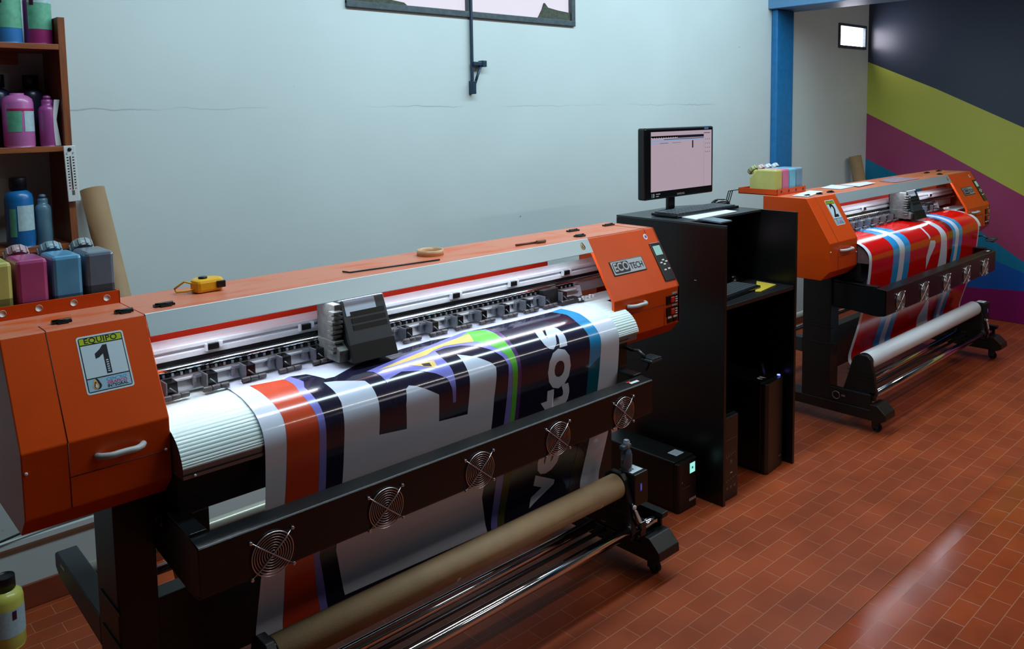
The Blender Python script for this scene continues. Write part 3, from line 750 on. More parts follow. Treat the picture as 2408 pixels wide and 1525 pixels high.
    b.mi = 1; b.prism([(1.9605, Z(1.003)), (2.1, Z(1.003)), (2.1, Z(1.053)), (1.980, Z(1.053))], ca - .001, ca + .151, 0, bev=.001)
    for i in range(3):
        t = .30 + i * .16; y_, z_ = 1.982 + .048 * t, Z(1.053 + .117 * t)
        b.prism([(y_ - .0016, z_), (y_ + .004, z_ - .002), (y_ + .009, z_ + .012), (y_ + .0035, z_ + .0125)], ca + .025, ca + .140, 0)
    cg = b.ob('print_carriage', [mat('carriage_slate', (34, 44, 52), .4, noise=.12, nscale=30), mat('carriage_black', (8, 9, 12), .45, spec=.3, noise=.1)], root)
    b = MB(); b.prism([(2.0115, Z(1.128)), (2.0295, Z(1.1715)), (2.05, Z(1.180)), (2.05, Z(1.176)), (2.03, Z(1.168)), (2.013, Z(1.127))], ca + .012, ca + .115, 0); b.ob('white_label', mat('paper_label', (196, 208, 226), .4, noise=.04, nscale=40, stretch=(.2, 3, 3)), cg)
    b = MB(); random.seed(8)
    b.box(ca - .022, ca, 2.02, 2.12, Z(1.02), Z(1.165), .003); b.prism([(1.99, Z(1.006)), (1.985, Z(1.04)), (2.02, Z(1.06)), (2.1, Z(1.06)), (2.1, Z(1.006))], ca - .03, ca, 0, bev=.002)
    for i in range(9): yy = 2.0 + .01 * random.random(); zz = 1.03 + i * .014; b.box(ca - .034 - .008 * random.random(), ca - .006, yy, yy + .03, Z(zz), Z(zz + .007), .001)
    b.ob('ink_dampers', mat('damper_beige', (92, 96, 94), .5, noise=.4, nscale=50), cg)
    b = MB(); b.box(ca - .25, ca + .10, 2.065, 2.075, Z(1.181), Z(1.184)); b.tube([(ca + .10, 2.07, Z(1.183)), (ca + .13, 2.09, Z(1.187)), (ca + .10, 2.11, Z(1.195)), (ca - .05, 2.12, Z(1.196))], .004, 8); b.ob('ink_hose_chain', BLACKG, root)
    # ---- legs, crossbeam, feet
    for i, lx in enumerate(legs):
        b = MB(); b.box(lx, lx + .095, 2.02, 2.18, .125, zl, .004); b.box(lx - .004, lx + .097, 1.99, 2.25, zl - .012, zl, .002)
        for zz in (.52, .43): b.box(lx - .004, lx + .001, 2.0, 2.15, zz, zz + .008, .001)
        b.ob('leg', BLACK, root)
        b = MB(); b.prism([(1.715, .088), (1.718, .118), (1.762, .158), (1.80, .158), (1.80, .128), (2.52, .128), (2.52, .074), (1.80, .072), (1.74, .072)], lx - .005, lx + .115, 0, bev=.003)
        b.box(lx + .002, lx + .03, 1.80, 2.13, .128, .205, .003)
        ft = b.ob('foot', BLACK, root)
        b = MB(); b.tube([(lx - .004, 1.98 + .020 * math.cos(a * PI / 10), .165 + .020 * math.sin(a * PI / 10)) for a in range(21)], .002, 6); b.box(lx - .006, lx - .003, 1.93, 1.95, .165, .175); b.ob('cable_hole', ALU_DK, ft)
        caster(lx + .058, 1.79, ft); caster(lx + .058, 2.46, ft)
    b = MB(); b.box(legs[0] + .095, legs[1], 2.07, 2.13, .255, .49, .003); b.ob('crossbeam', BLACK, root)
    # rear media arms and roller
    for lx in legs:
        b = MB(); b.prism([(2.18, .36), (2.18, .44), (2.58, .452), (2.60, .44), (2.60, .40), (2.56, .38)], lx, lx + .055, 0, bev=.003)
        if XL < 1: b.mi = 1; b.box(lx - .001, lx + .0, 2.50, 2.54, .425, .433)
        b.ob('rear_arm', [CHAR, WHITEP], root)
    b = MB(); b.cyl((legs[0] + .055, 2.50, .405), (legs[1], 2.50, .405), .022, 20); b.ob('rear_roller', mat('cream_roller', (208, 204, 188), .3, metal=.4, noise=.05), root)
    b = MB(); b.cyl((legs[0] + .055, 2.35, .41), (legs[1], 2.35, .41), .014, 16); b.ob('rear_roller', CHROME, root)
    # ---- drying fan tray
    tx0, tx1, tz0, tz1 = tray; ty = 1.735
    b = MB()
    b.prism([(ty, tz0 + .010), (ty, tz1 - .003), (ty + .004, tz1), (ty + .05, tz1 + .006), (ty + .052, tz1 + .003), (ty + .008, tz1 - .006), (ty + .005, tz0 + .012), (ty + .05, tz0), (ty + .05, tz0 - .004), (ty + .010, tz0 + .003)], tx0, tx1, 0, bev=.0008)
    for ax0, ax1 in ((tx0, tx0 + .012), (tx1 - .012, tx1)):
        b.prism([(ty + .002, tz0 + .008), (ty + .002, tz1), (ty + .05, tz1 + .006), (2.10, tz1 + .03), (2.10, tz0 + .03), (ty + .06, tz0 - .003)], ax0, ax1, 0, bev=.001)
    b.box(tx0 + .0, tx0 + .04, ty + .05, 2.10, tz1 + .006, tz1 + .014, .002, Matrix.Translation((0, 0, 0)))
    b.box(tx1 - .04, tx1, ty + .05, 2.10, tz1 + .006, tz1 + .014, .002)
    b.box(tx0 + .012, tx1 - .012, ty + .006, ty + .03, tz0 + .004, tz0 + .008)
    b.mi = 1; f = Fr((tx1 - .075, ty + .022, tz1 + .0035), (1, 0, 0), (0, 1, .12), .001); f.rect(b, -.022, .022, -.006, .006, 1, 1); f.rect(b, -.03, -.008, .008, .014, 2, 1)
    tr = b.ob('fan_tray', [mat('tray_black_metal', (13, 16, 19), 0.3, noise=.15, nscale=20, bump=.15, bscale=300), WHITEP, RED], root)
    for fx in fans: fan_guard(tr, fx, (tz0 + tz1) / 2 - .012, ty)
    # ---- take-up: brackets, motor, rollers
    cx0, cx1 = core
    for i, bx in enumerate((cx0 - .03, cx1 + .002)):
        b = MB()
        b.prism([(1.775, .20), (1.79, .30), (1.812, .385), (1.83, .404), (1.88, .404), (1.905, .385), (1.925, .30), (1.955, .20)], bx, bx + .026, 0, bev=.003)
        for zz in range(5): b.box(bx - .0015, bx, 1.79, 1.93, .225 + zz * .022, .229 + zz * .022)
        b.box(bx, bx + .028, 1.785, 1.815, .17, .215, .003)
        b.ob('take_up_bracket', BLACK, root)
        b = MB(); bb_ = bx - .004 if i else bx + .026; b.cyl((bb_, 1.85, .355), (bb_ + .008, 1.85, .355), .040, 20); b.ob('core_holder', BLACKG, root)
    rx = cx1 + .028
    b = MB(); b.box(rx, rx + .075, 1.785, 1.862, .285, .405, .004)
    mt = b.ob('take_up_motor', BLACK, root)
    f = Fr((rx + .036, 1.825, .405), (1, .0, 0), (0, 1, 0), .0008); s = MB(); f.rect(s, -.03, .03, -.024, .024, 0, 1); f.rect(s, -.004, .004, -.004, .004, 1, 1.5); s.ob('white_label', [STICK, INKK], mt)
    f = Fr((rx + .035, 1.785, .352), (1, 0, 0), (0, 0, 1), .0006); s = MB(); f.rect(s, -.005, .005, -.014, .014, 0, 1); f.rect(s, -.002, .003, -.009, .009, 1, 1.5); s.ob('blue_badge', [mat('violet_blue', (60, 60, 190), .4, emit=(70, 70, 200), est=.3), WHITEP], mt)
    b = MB(); b.box(legs[1] + .09, legs[1] + .125, 1.775, 1.905, .195, .215, .002); b.box(legs[1] + .10, legs[1] + .112, 1.79, 1.905, .12, .2, .002); b.ob('guard_channel', BLACK, root)
    b = MB(); b.tube([(rx - .02, 1.785, .31), (rx - .01, 1.775, .25), (rx + .02, 1.775, .20)], .006, 8); b.mi = 1; b.cyl((rx - .022, 1.772, .300), (rx - .022, 1.766, .300), .0085, 16); b.prism([(rx - .022, .288), (rx - .011, .286), (rx + .017, .236), (rx + .004, .234)], 1.766, 1.770, 1); b.ob('direction_lever', [BLACKG, WHITEP], root)
    b = MB(); b.cyl((cx0 - .004, 1.80, .2), (cx1 + .004, 1.80, .2), .0205, 30); b.ob('tension_roller', CHROME, root)
    b = MB(); b.cyl((cx1 + .09, 1.80, .192), (cx1 + .16, 1.80, .192), .0155, 22); b.ob('roller_shaft', CHROME, root)
    b = MB(); b.cyl((cx1 + .004, 1.80, .197), (cx1 + .022, 1.80, .197), .023, 16); b.cyl((cx1 + .022, 1.80, .195), (cx1 + .09, 1.80, .193), .017, 14); b.box(cx1 + .052, cx1 + .085, 1.778, 1.80, .168, .222, .003); b.cyl((cx1 + .035, 1.782, .178), (cx1 + .035, 1.772, .178), .006, 10); b.ob('shaft_clamp', BLACKG, root)
    b = MB(); b.cyl((cx0, 1.92, .205), (cx1 - .05, 1.92, .205), .019, 24); b.ob('swing_bar', CHROME, root)
    b = MB(); b.cyl((cx0, 1.90, .175), (cx1, 1.90, .175), .008, 14); b.ob('swing_bar', mat('dark_steel', (70, 76, 84), .25, metal=.9), root)
    # pressure lever at the right
    b = MB(); lx = XRI + .02
    b.tube([(lx + .022, 1.95, Z(.835)), (lx + .020, 1.87, Z(.825)), (lx + .006, 1.83, Z(.835)), (lx + .004, 1.80, Z(.82))], .006, 8)
    b.box(lx - .002, lx + .062, 1.765, 1.815, Z(.800), Z(.812), .005)
    for i in range(6): b.box(lx + .006 + i * .009, lx + .010 + i * .009, 1.764, 1.816, Z(.811), Z(.817), .001)
    if XL < 1: b.tube([(lx + .03, 1.80, Z(.80)), (lx + .028, 1.80, Z(.78)), (lx + .015, 1.80, tray[3] + .004)], .0055, 8)
    else: b.tube([(lx + .05, 1.80, Z(.806)), (lx + .10, 1.80, Z(.79)), (lx + .17, 1.80, Z(.80))], .011, 8)
    b.ob('pressure_lever', CHAR, root)
    # ---- orange ink shelf on top of the left housing
    ix0, ix1 = trayink; iy = 2.23
    b = MB(); b.box(ix0, ix1, iy, iy + .003, zt, zt + .034, .0008); b.box(ix0, ix1, iy + .003, iy + .235, zt, zt + .004); b.box(ix0, ix0 + .003, iy, iy + .235, zt, zt + .032, .0008); b.box(ix1 - .003, ix1, iy, iy + .235, zt, zt + .032, .0008); b.box(ix0, ix1, iy + .232, iy + .235, zt, zt + .032, .0008)
    b.mi = 1
    for i in range(4):
        hx = ix0 + .038 + i * .0775 + .005; b.cyl((hx, iy - .0006, zt + .018), (hx, iy + .001, zt + .018), .0085, 16)
    b.ob('ink_shelf', [ORANGE, mat('hole_pale', (206, 190, 186), .5) if XL < 1 else mat('hole_dark', (60, 20, 10), .5)], root)
    if XL > 1:
        for i in range(3):
            xx = ix0 + .0 + i * .02
            b = MB(); b.tube([(xx, iy + .235, zt + .02), (xx - .01, iy + .29, zt + .01), (xx - .02, iy + .31, zt - .08), (xx + .01 * i, iy + .25, zt - .16), (xx + .02, iy + .2, Z(1.0))], .003, 6); b.ob('ink_hose', BLACKG, root)
    return root

p1 = printer('large_format_printer', 'big orange printer marked EQUIPO 1 in the foreground, feeding a navy and white print', .366, .673, 2.28, 2.68, 0,
             (.655, 2.265, .634, .759), (.825, 1.142, 1.462, 1.784, 2.103), (.565, 2.285), (.87, 2.20),
             (.738, .842, .947, 1.053, 1.158, 1.365, 1.47, 1.573, 1.677, 1.781, 1.886, 1.989, 2.086, 2.176), 1.20, .457, '1', (.366, .674))
p2 = printer('large_format_printer', 'orange printer marked 2 by the blue pillar, feeding a red striped print', 3.954, 4.264, 5.885, 6.32, .012,
             (4.20, 5.86, .626, .764), (4.37, 4.691, 5.018, 5.34, 5.66), (4.185, 5.985), (4.235, 5.85),
             tuple(4.36 + i * .1045 for i in range(14)), 5.16, 4.045, '2', (3.985, 4.29))

# ink tanks
z1 = 1.2295
for i, (c_, xx, lb) in enumerate((('yellow', .404, 'yellow ink tank at the left end of the row beside the magenta one'), ('magenta', .481, 'magenta ink tank between the yellow and cyan tanks on the near printer'),
                                  ('cyan', .559, 'blue cyan ink tank between the magenta and black tanks on the near printer'), ('black', .636, 'dark grey black-ink tank, last of the row on the near printer'))):
    ink_tank(c_, (xx, 2.245, z1), lb, 'ink tanks on the near printer', (.34, .22, .26, .36)[i], ((150, 160, 80), (200, 150, 165), (130, 170, 190), (150, 168, 172))[i])
for i, (c_, lb) in enumerate((('yellow', 'yellow ink tank with its broad side showing on the far printer'), ('pink', 'pink ink tank next to the yellow one on the far printer'),
                              ('lightcyan', 'light blue ink tank, third in the row on the far printer'), ('grey', 'grey-blue ink tank at the right end of the row on the far printer'))):
    ink_tank(c_, (4.03 + i * .074, 2.245, 1.2415), lb, 'ink tanks on the far printer', .2, ((190, 160, 60), (220, 190, 190), (230, 240, 250), (220, 230, 235))[i])

# ------------------------------------------------------------------ print on printer 1
sh = Sheet(PROF, .873, 2.222)
G = 2.535
def s1(pts): return [sh.hit(x, y) for x, y in cr(550, 700, G, pts)]
def sp1(pts): return [sh.hit(x, y) for x, y in pts]
mb = MB(); sh.base(mb)
SE = sh.S[-1]
K = .00035
# navy field
lowx = lambda x, y: sh.hit(x, y)[0]
navy = s1([(330, 470), (430, 455), (545, 482), (600, 470), (730, 400), (860, 350), (1000, 305), (1170, 255), (1300, 232), (1370, 205), (1500, 180), (1700, 132), (1890, 85)])
topS = navy[-1][1]
xcy0 = sh.hit(550 + 2110 / G, 700 + 450 / G)[0]
navy += [(navy[-1][0] + .004, topS + .01)] + s1([(1985, 102), (2050, 152), (2108, 215), (2122, 300)]) + [(xcy0, sh.hit(1380, 880)[1]), (xcy0, SE)]
navy += [(lowx(771, 1427), SE)] + sp1([(771, 1427), (765, 1390), (757, 1340), (751, 1308)]) + s1([(500, 1180), (508, 790), (500, 730), (480, 680), (440, 620), (395, 570), (360, 520), (300, 488)])
mb.mi = 1; sh.bent([navy], mb, K)
# orange band
org = s1([(95, 525), (300, 486), (360, 520), (395, 570), (440, 620), (480, 680), (500, 730), (508, 790), (500, 1180)]) + sp1([(737, 1310), (742, 1360), (752, 1427)]) + [(lowx(752, 1427), SE), (lowx(667, 1440), SE)] + sp1([(667, 1440)]) + s1([(305, 1225), (308, 775), (290, 710), (240, 635), (180, 580)])
mb.mi = 2; sh.bent([org], mb, 2 * K)
lav = s1([(300, 486), (330, 470), (415, 500), (420, 535), (470, 585), (515, 650), (540, 720), (550, 800), (545, 1140)]) + sp1([(751, 1308), (757, 1340), (765, 1390), (771, 1427)]) + [(lowx(771, 1427), SE), (lowx(752, 1427), SE)] + sp1([(752, 1427), (742, 1360), (737, 1310)]) + s1([(500, 1180), (508, 790), (500, 730), (480, 680), (440, 620), (395, 570), (360, 520)])
mb.mi = 3; sh.bent([lav], mb, 3 * K)
# white letter blocks
wE = s1([(535, 505), (600, 497), (690, 495), (780, 495), (815, 520), (840, 560), (860, 610), (866, 815), (1030, 780), (1027, 640), (1025, 545), (1042, 522), (1085, 525), (1150, 545), (1222, 575), (1222, 735), (1392, 692), (1405, 480), (1395, 440), (1368, 385), (1328, 338), (1450, 355), (1530, 385), (1562, 412), (1550, 600), (1532, 790)]) + sp1([(1133, 1169), (1146, 1250)]) + sp1([(811, 1398), (790, 1292)]) + s1([(645, 1110), (650, 680), (640, 625), (600, 560)])
mb.mi = 4; sh.bent([wE], mb, 2 * K)
# swoosh
L_ = s1([(790, 440), (1130, 300), (1370, 205), (1500, 188), (1560, 205), (1640, 275), (1690, 370), (1700, 430), (1690, 560), (1665, 750), (1640, 760), (1605, 765), (1635, 480), (1635, 400), (1600, 350), (1530, 310), (1450, 290), (1350, 285), (1260, 300), (1200, 320), (1240, 360), (1300, 430), (1322, 520), (1322, 620), (1305, 625), (1300, 540), (1270, 480), (1200, 450), (1100, 435), (1000, 440), (930, 480), (915, 510), (880, 470), (830, 442)])
mb.mi = 3; sh.bent([L_], mb, 3 * K)
mb.mi = 5; sh.bent([s1([(1330, 245), (1400, 203), (1490, 192), (1560, 215), (1640, 290), (1685, 380), (1690, 500), (1668, 745), (1642, 750), (1660, 500), (1655, 400), (1620, 340), (1540, 290), (1450, 262), (1380, 262)])], mb, 4 * K)
mb.mi = 6; sh.bent([s1([(1040, 355), (1330, 243), (1400, 216), (1430, 262), (1340, 275), (1250, 290), (1190, 315), (1150, 342), (1040, 378), (930, 415), (862, 430)])], mb, 4.5 * K)
mb.mi = 6; sh.bent([s1([(1040, 402), (1190, 375), (1215, 420), (1130, 410)])], mb, 4.5 * K)
mb.mi = 8; sh.bent([s1([(1115, 395), (1165, 388), (1180, 410), (1130, 408)])], mb, 5 * K)
pb = s1([(1500, 188), (1580, 205), (1660, 280), (1705, 370), (1712, 500), (1690, 740), (1668, 745), (1690, 500), (1685, 380), (1640, 290), (1560, 215)])
mb.mi = 7; sh.bent([pb], mb, 4 * K)
# colour streaks running on below the tray
xa = lowx(1161, 1140); xb = lowx(1178, 1140); xc = lowx(1196, 1140)
s_0 = sh.hit(1180, 1080)[1]
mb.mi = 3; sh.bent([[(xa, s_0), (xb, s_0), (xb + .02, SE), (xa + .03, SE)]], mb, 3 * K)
mb.mi = 10; sh.bent([[(xb, s_0), (xc, s_0), (xc + .012, SE), (xb + .02, SE)]], mb, 3 * K)  # green streak darkened to olive, shade put into the ink colour
# cyan border band
xg = sh.hit(550 + 2165 / G, 700 + 555 / G)[0]
cb = s1([(1890, 85), (1950, 65), (2060, 95), (2140, 160), (2183, 230), (2188, 300)]) + [(xg, sh.hit(1400, 900)[1]), (xg, SE), (xcy0, SE), (xcy0, sh.hit(1380, 880)[1])] + s1([(2122, 300), (2108, 215), (2050, 152), (1985, 102)])
mb.mi = 9; sh.bent([cb], mb, 2 * K)
st_ = sh.hit(1400, 860)[1]; mb.mi = 11; sh.bent([[(xcy0, st_), (xg, st_ - .03), (xg, SE), (xcy0, SE)]], mb, 2.5 * K)  # cyan print turning teal, also darkened for shade near the tray
mb.mi = 8; sh.bent([[(xcy0, s_0 + .02), (xg, s_0 - .0), (xg, SE), (xcy0, SE)]], mb, 2.8 * K)  # dark brown over the lower border, shade below the tray put into ink
# the word running up the sheet
def sheet_text(sheet, mb, body, xbase, s_start, h, K_, mi, bold=.03, stretch=1.0):
    me = textmesh(body, 1.0, bold); t = bmesh.new(); t.from_mesh(me)
    us = [v.co.x for v in t.verts]; vs = [v.co.y for v in t.verts]; u0, v0 = min(us), min(vs)
    for v in t.verts: v.co = Vector((xbase - (v.co.y - v0) * h, s_start - (v.co.x - u0) * h * stretch, 0))
    for f in t.faces:
        if f.normal.z > 0: pass
    bmesh.ops.recalc_face_normals(t, faces=t.faces[:])
    for f in t.faces:
        f.normal_update()
        if f.normal.z > 0: f.normal_flip()
    mb.mi = mi; sheet.cutmap(t, mb, K_)
xo1, so1 = sh.hit(550 + 2008 / G, 700 + 370 / G); xo0, so0 = sh.hit(550 + 1872 / G, 700 + 390 / G)
xh = xo1 - xo0
s_top = sh.hit(550 + 1900 / G, 700 + 165 / G)[1]; s_v = sh.hit(1275, 1180)[1]
me = textmesh('eventos', 1.0, .035)
ww = max(v.co.x for v in me.vertices) - min(v.co.x for v in me.vertices)
mo = textmesh('o', 1.0, .035); oh = max(v.co.y for v in mo.vertices) - min(v.co.y for v in mo.vertices)
H_ = xh / oh
mv = textmesh('ventos', 1.0, .035); wv = max(v.co.x for v in mv.vertices) - min(v.co.x for v in mv.vertices)
ST = (s_v - s_top) / (wv * H_)
print('TXT', xh, H_, ST, s_top, s_v)
sheet_text(sh, mb, 'ventos', xo1, s_v, H_, 3 * K, 4, .035, ST)
pr = mb.ob('printed_vinyl', [PAPER, INKN, INKO, INKL, INKW, INKG, INKY, INKP, INKD, INKC, mat('printed_green_shaded', (84, 84, 50), 0.2), mat('printed_teal_shaded', (20, 92, 116), 0.2, noise=.1)])
tag(pr, 'wide glossy print with white letters and rainbow swoosh on navy, hanging from the near printer', 'printed banner')

# ------------------------------------------------------------------ print on printer 2
sh2 = Sheet(PROF, 4.252, 5.90, .012)
mb = MB(); sh2.base(mb); SE2 = sh2.S[-1]
G2 = 4.485
def x2(x, y): return sh2.hit(2000 + x / G2, 380 + y / G2)[0]
def q2(pts): return [sh2.hit(x, y) for x, y in cr(2000, 380, G2, pts)]
xs = [x2(215, 1300), x2(415, 1285), x2(478, 1270), x2(530, 1260), x2(590, 1240), x2(1005, 1080), x2(1042, 1070), x2(1070, 1058), x2(1104, 1048), x2(1140, 1035), x2(1243, 990)]
sa = .075
def stripe(a, b, mi, k, s0=sa): mb.mi = mi; sh2.bent([[(a, s0), (b, s0), (b, SE2), (a, SE2)]], mb, k * K)
stripe(4.285, 5.88, 1, 1)
stripe(xs[1], xs[2], 2, 2); stripe(xs[2], xs[3], 3, 2); stripe(xs[3], xs[4], 2, 2)
stripe(xs[5], xs[6], 4, 2); stripe(xs[6], xs[7], 2, 2); stripe(xs[7], xs[8], 3, 2); stripe(xs[8], xs[9], 2, 2)
mb.mi = 3
sh2.bent([q2([(740, 622), (830, 628), (900, 660), (980, 722), (1015, 810), (1003, 1082), (910, 1118), (950, 900), (948, 780), (920, 722), (850, 672)])], mb, 3 * K)
sh2.bent([q2([(840, 832), (885, 828), (897, 850), (890, 890), (840, 1000), (790, 1135), (797, 1010), (825, 900)])], mb, 3 * K)
sh2.bent([q2([(80, 830), (370, 758), (790, 650), (770, 672), (440, 760), (130, 845)])], mb, 3 * K)
sh2.bent([q2([(730, 685), (790, 735), (842, 800), (832, 822), (780, 745), (722, 695)])], mb, 3 * K)
sh2.bent([sp for sp in [[sh2.hit(x, y) for x, y in ((2180, 704), (2184, 708), (2182, 760), (2154, 768), (2157, 745))]]], mb, 3 * K)
pr2 = mb.ob('printed_vinyl', [PAPER, REDV, CYV, INKW, REDD])
tag(pr2, 'glossy red print with sky blue and white stripes hanging from the far printer', 'printed banner')

# cores on the take-up
b = MB(); b.cyl((.872, 1.85, .355), (2.198, 1.85, .355), .0445, 40, hollow=.036)
t = b.ob('cardboard_core', KRAFT); tag(t, 'long brown cardboard tube on the take-up of the near printer', 'cardboard tube')
for x_, z_ in ((.93, -.35), (1.44, -.5), (2.08, -.55)):
    a = -PI / 2 + z_; c = MB()
    c.grid([[(x_ + dx, 1.85 + .0450 * math.cos(-PI + .35 + q * .12), .355 + .0450 * math.sin(-PI + .35 + q * .12)) for dx in (-.006, .006)] for q in range(6)]); c.ob('tape_piece', mat('masking_tape', (200, 190, 170), .6), t)
b = MB(); b.cyl((4.237, 1.85, .367), (5.848, 1.85, .367), .047, 40); t = b.ob('film_roll', WHITE_TUBE); tag(t, 'white roll on the take-up of the far printer', 'film roll')

# ------------------------------------------------------------------ small things on top of printer 1
zt = 1.2252
t = thing('tape_measure', 'yellow tape measure lying on the hood of the near printer', 'tape measure', (.885, 2.215, zt))
b = MB(); b.prism([(.855, 2.175), (.925, 2.178), (.938, 2.20), (.925, 2.228), (.90, 2.24), (.862, 2.236), (.848, 2.21)], zt, zt + .036, 2, bev=.009); b.ob('case', YEL, t)
b = MB(); b.box(.908, .932, 2.171, 2.180, zt + .010, zt + .029, .002); b.ob('label_patch', BLACKG, t)
MB().cyl((.882, 2.205, zt + .035), (.882, 2.205, zt + .041), .012, 14).ob('lock_button', BLACKG, t)
b = MB(); b.tube([(.853, 2.20, zt + .026), (.838, 2.225, zt + .030), (.815, 2.235, zt + .012), (.812, 2.215, zt + .006), (.835, 2.20, zt + .008), (.853, 2.195, zt + .012)], .0028, 8); b.ob('wrist_strap', YEL, t)
t = MB().lathe([(.040, 0), (.0455, 0), (.0455, .019), (.040, .019), (.040, 0)], 40, Matrix.Translation((1.66, 2.205, zt))).ob('packing_tape_roll', mat('tan_tape', (206, 158, 116), .35, noise=.08))
tag(t, 'nearly used up roll of tan packing tape on the hood of the near printer', 'tape roll')
b = MB(); b.tube([W(806, 638, 2, zt + .003), W(822, 640, 2, zt + .003), W(900, 629, 2, zt + .003), W(1034, 610, 2, zt + .003)], .0026, 8); t = b.ob('allen_key', mat('tool_steel', (60, 66, 70), .3, metal=.8)); tag(t, 'long thin bent hex key lying in front of the tape roll', 'hex key')
b = MB(); b.tube([W(1213, 576, 2, zt + .004), W(1262, 569, 2, zt + .004)], .004, 10); b.mi = 1; b.tube([W(1262, 569, 2, zt + .006), W(1282, 566, 2, zt + .006)], .006, 10)
t = b.ob('screwdriver', [mat('brown_shaft', (120, 70, 50), .4, metal=.5), mat('olive_grip', (110, 84, 50), .5)]); tag(t, 'short brown screwdriver lying near the right end of the near hood', 'screwdriver')
# papers on printer 2
PAPR = mat('white_paper', (226, 230, 236), .5, noise=.03)
z2 = 1.2375
def sheet_obj(name, quad, lab, cat, m_=PAPR, th=.002, parent=None):
    b = MB(); n = Vector((0, 0, th)); q = [Vector(p) for p in quad]
    v0 = [b.b.verts.new(p) for p in q]; v1 = [b.b.verts.new(p + n) for p in q]
    b._f(v0[::-1]); b._f(v1)
    for i in range(4): b._f([v0[i], v0[(i + 1) % 4], v1[(i + 1) % 4], v1[i]])
    o = b.ob(name, m_, recalc=True); tag(o, lab, cat); return o
def Q(pts, z): return [W(x, y, 2, z) for x, y in pts]
sheet_obj('paper_sheet', Q(cr(1720, 370, 4.92, [(700, 445), (890, 455), (1065, 395), (900, 385)]), z2 + .0015), 'white sheet lying on the left housing of the far printer', 'paper')
sheet_obj('paper_sheet', Q(cr(1720, 370, 4.92, [(1035, 355), (1270, 368), (1420, 338), (1160, 318)]), z2 + .0015), 'white sheet with a curled edge, nearest on the hood of the far printer', 'paper')
sheet_obj('paper_sheet', Q(cr(1720, 370, 4.92, [(1260, 318), (1480, 336), (1670, 296), (1560, 283)]), z2 + .0045), 'wide white sheet in the middle of the stack on the far hood', 'paper')
SW = mat('printed_swatch', (176, 150, 170), .4, noise=.5, nscale=30)
sheet_obj('paper_sheet', Q(cr(2000, 380, 4.485, [(300, 205), (470, 222), (730, 178), (440, 160)]), z2 + .0015), 'sheet printed in mixed colours at the far end of the far hood', 'paper', SW)

# ------------------------------------------------------------------ black desk
BW = mat('black_laminate', (11, 11, 12), 0.35, noise=.2, nscale=14, bump=.1, bscale=120)
BWT = mat('black_laminate_top', (46, 54, 58), 0.32, noise=.15, nscale=10)
dk = thing('computer_desk', 'tall black laminate computer desk between the two printers', 'desk', (3.26, 2.1, 0))
MB().box(2.95, 2.968, 1.885, 2.47, 0, 1.205, .001).ob('side_panel', BW, dk)
MB().box(3.560, 3.578, 1.895, 2.33, 0, 1.216, .001).ob('side_panel', BW, dk)
b = MB(); b.prism([(2.95, 1.885), (2.968, 1.885), (2.97, 2.075), (3.558, 2.075), (3.558, 2.33), (3.578, 2.40), (3.42, 2.47), (2.95, 2.47)], 1.2062, 1.2165, 2, bev=.001); b.ob('top_board', BWT, dk)
MB().box(2.968, 3.560, 1.90, 2.33, .850, .868, .001).ob('keyboard_shelf', mat('black_laminate_shelf', (30, 32, 34), .3, noise=.15), dk)
MB().box(2.968, 3.560, 2.32, 2.33, .05, 1.205).ob('back_panel', BW, dk)
f = Fr((2.95, 2.03, .968), (0, -1, 0), (0, 0, 1), .001); s = MB(); f.rect(s, -.006, .006, -.001, .001, 0, 1); s.ob('screw_cap', WHITEP, dk)
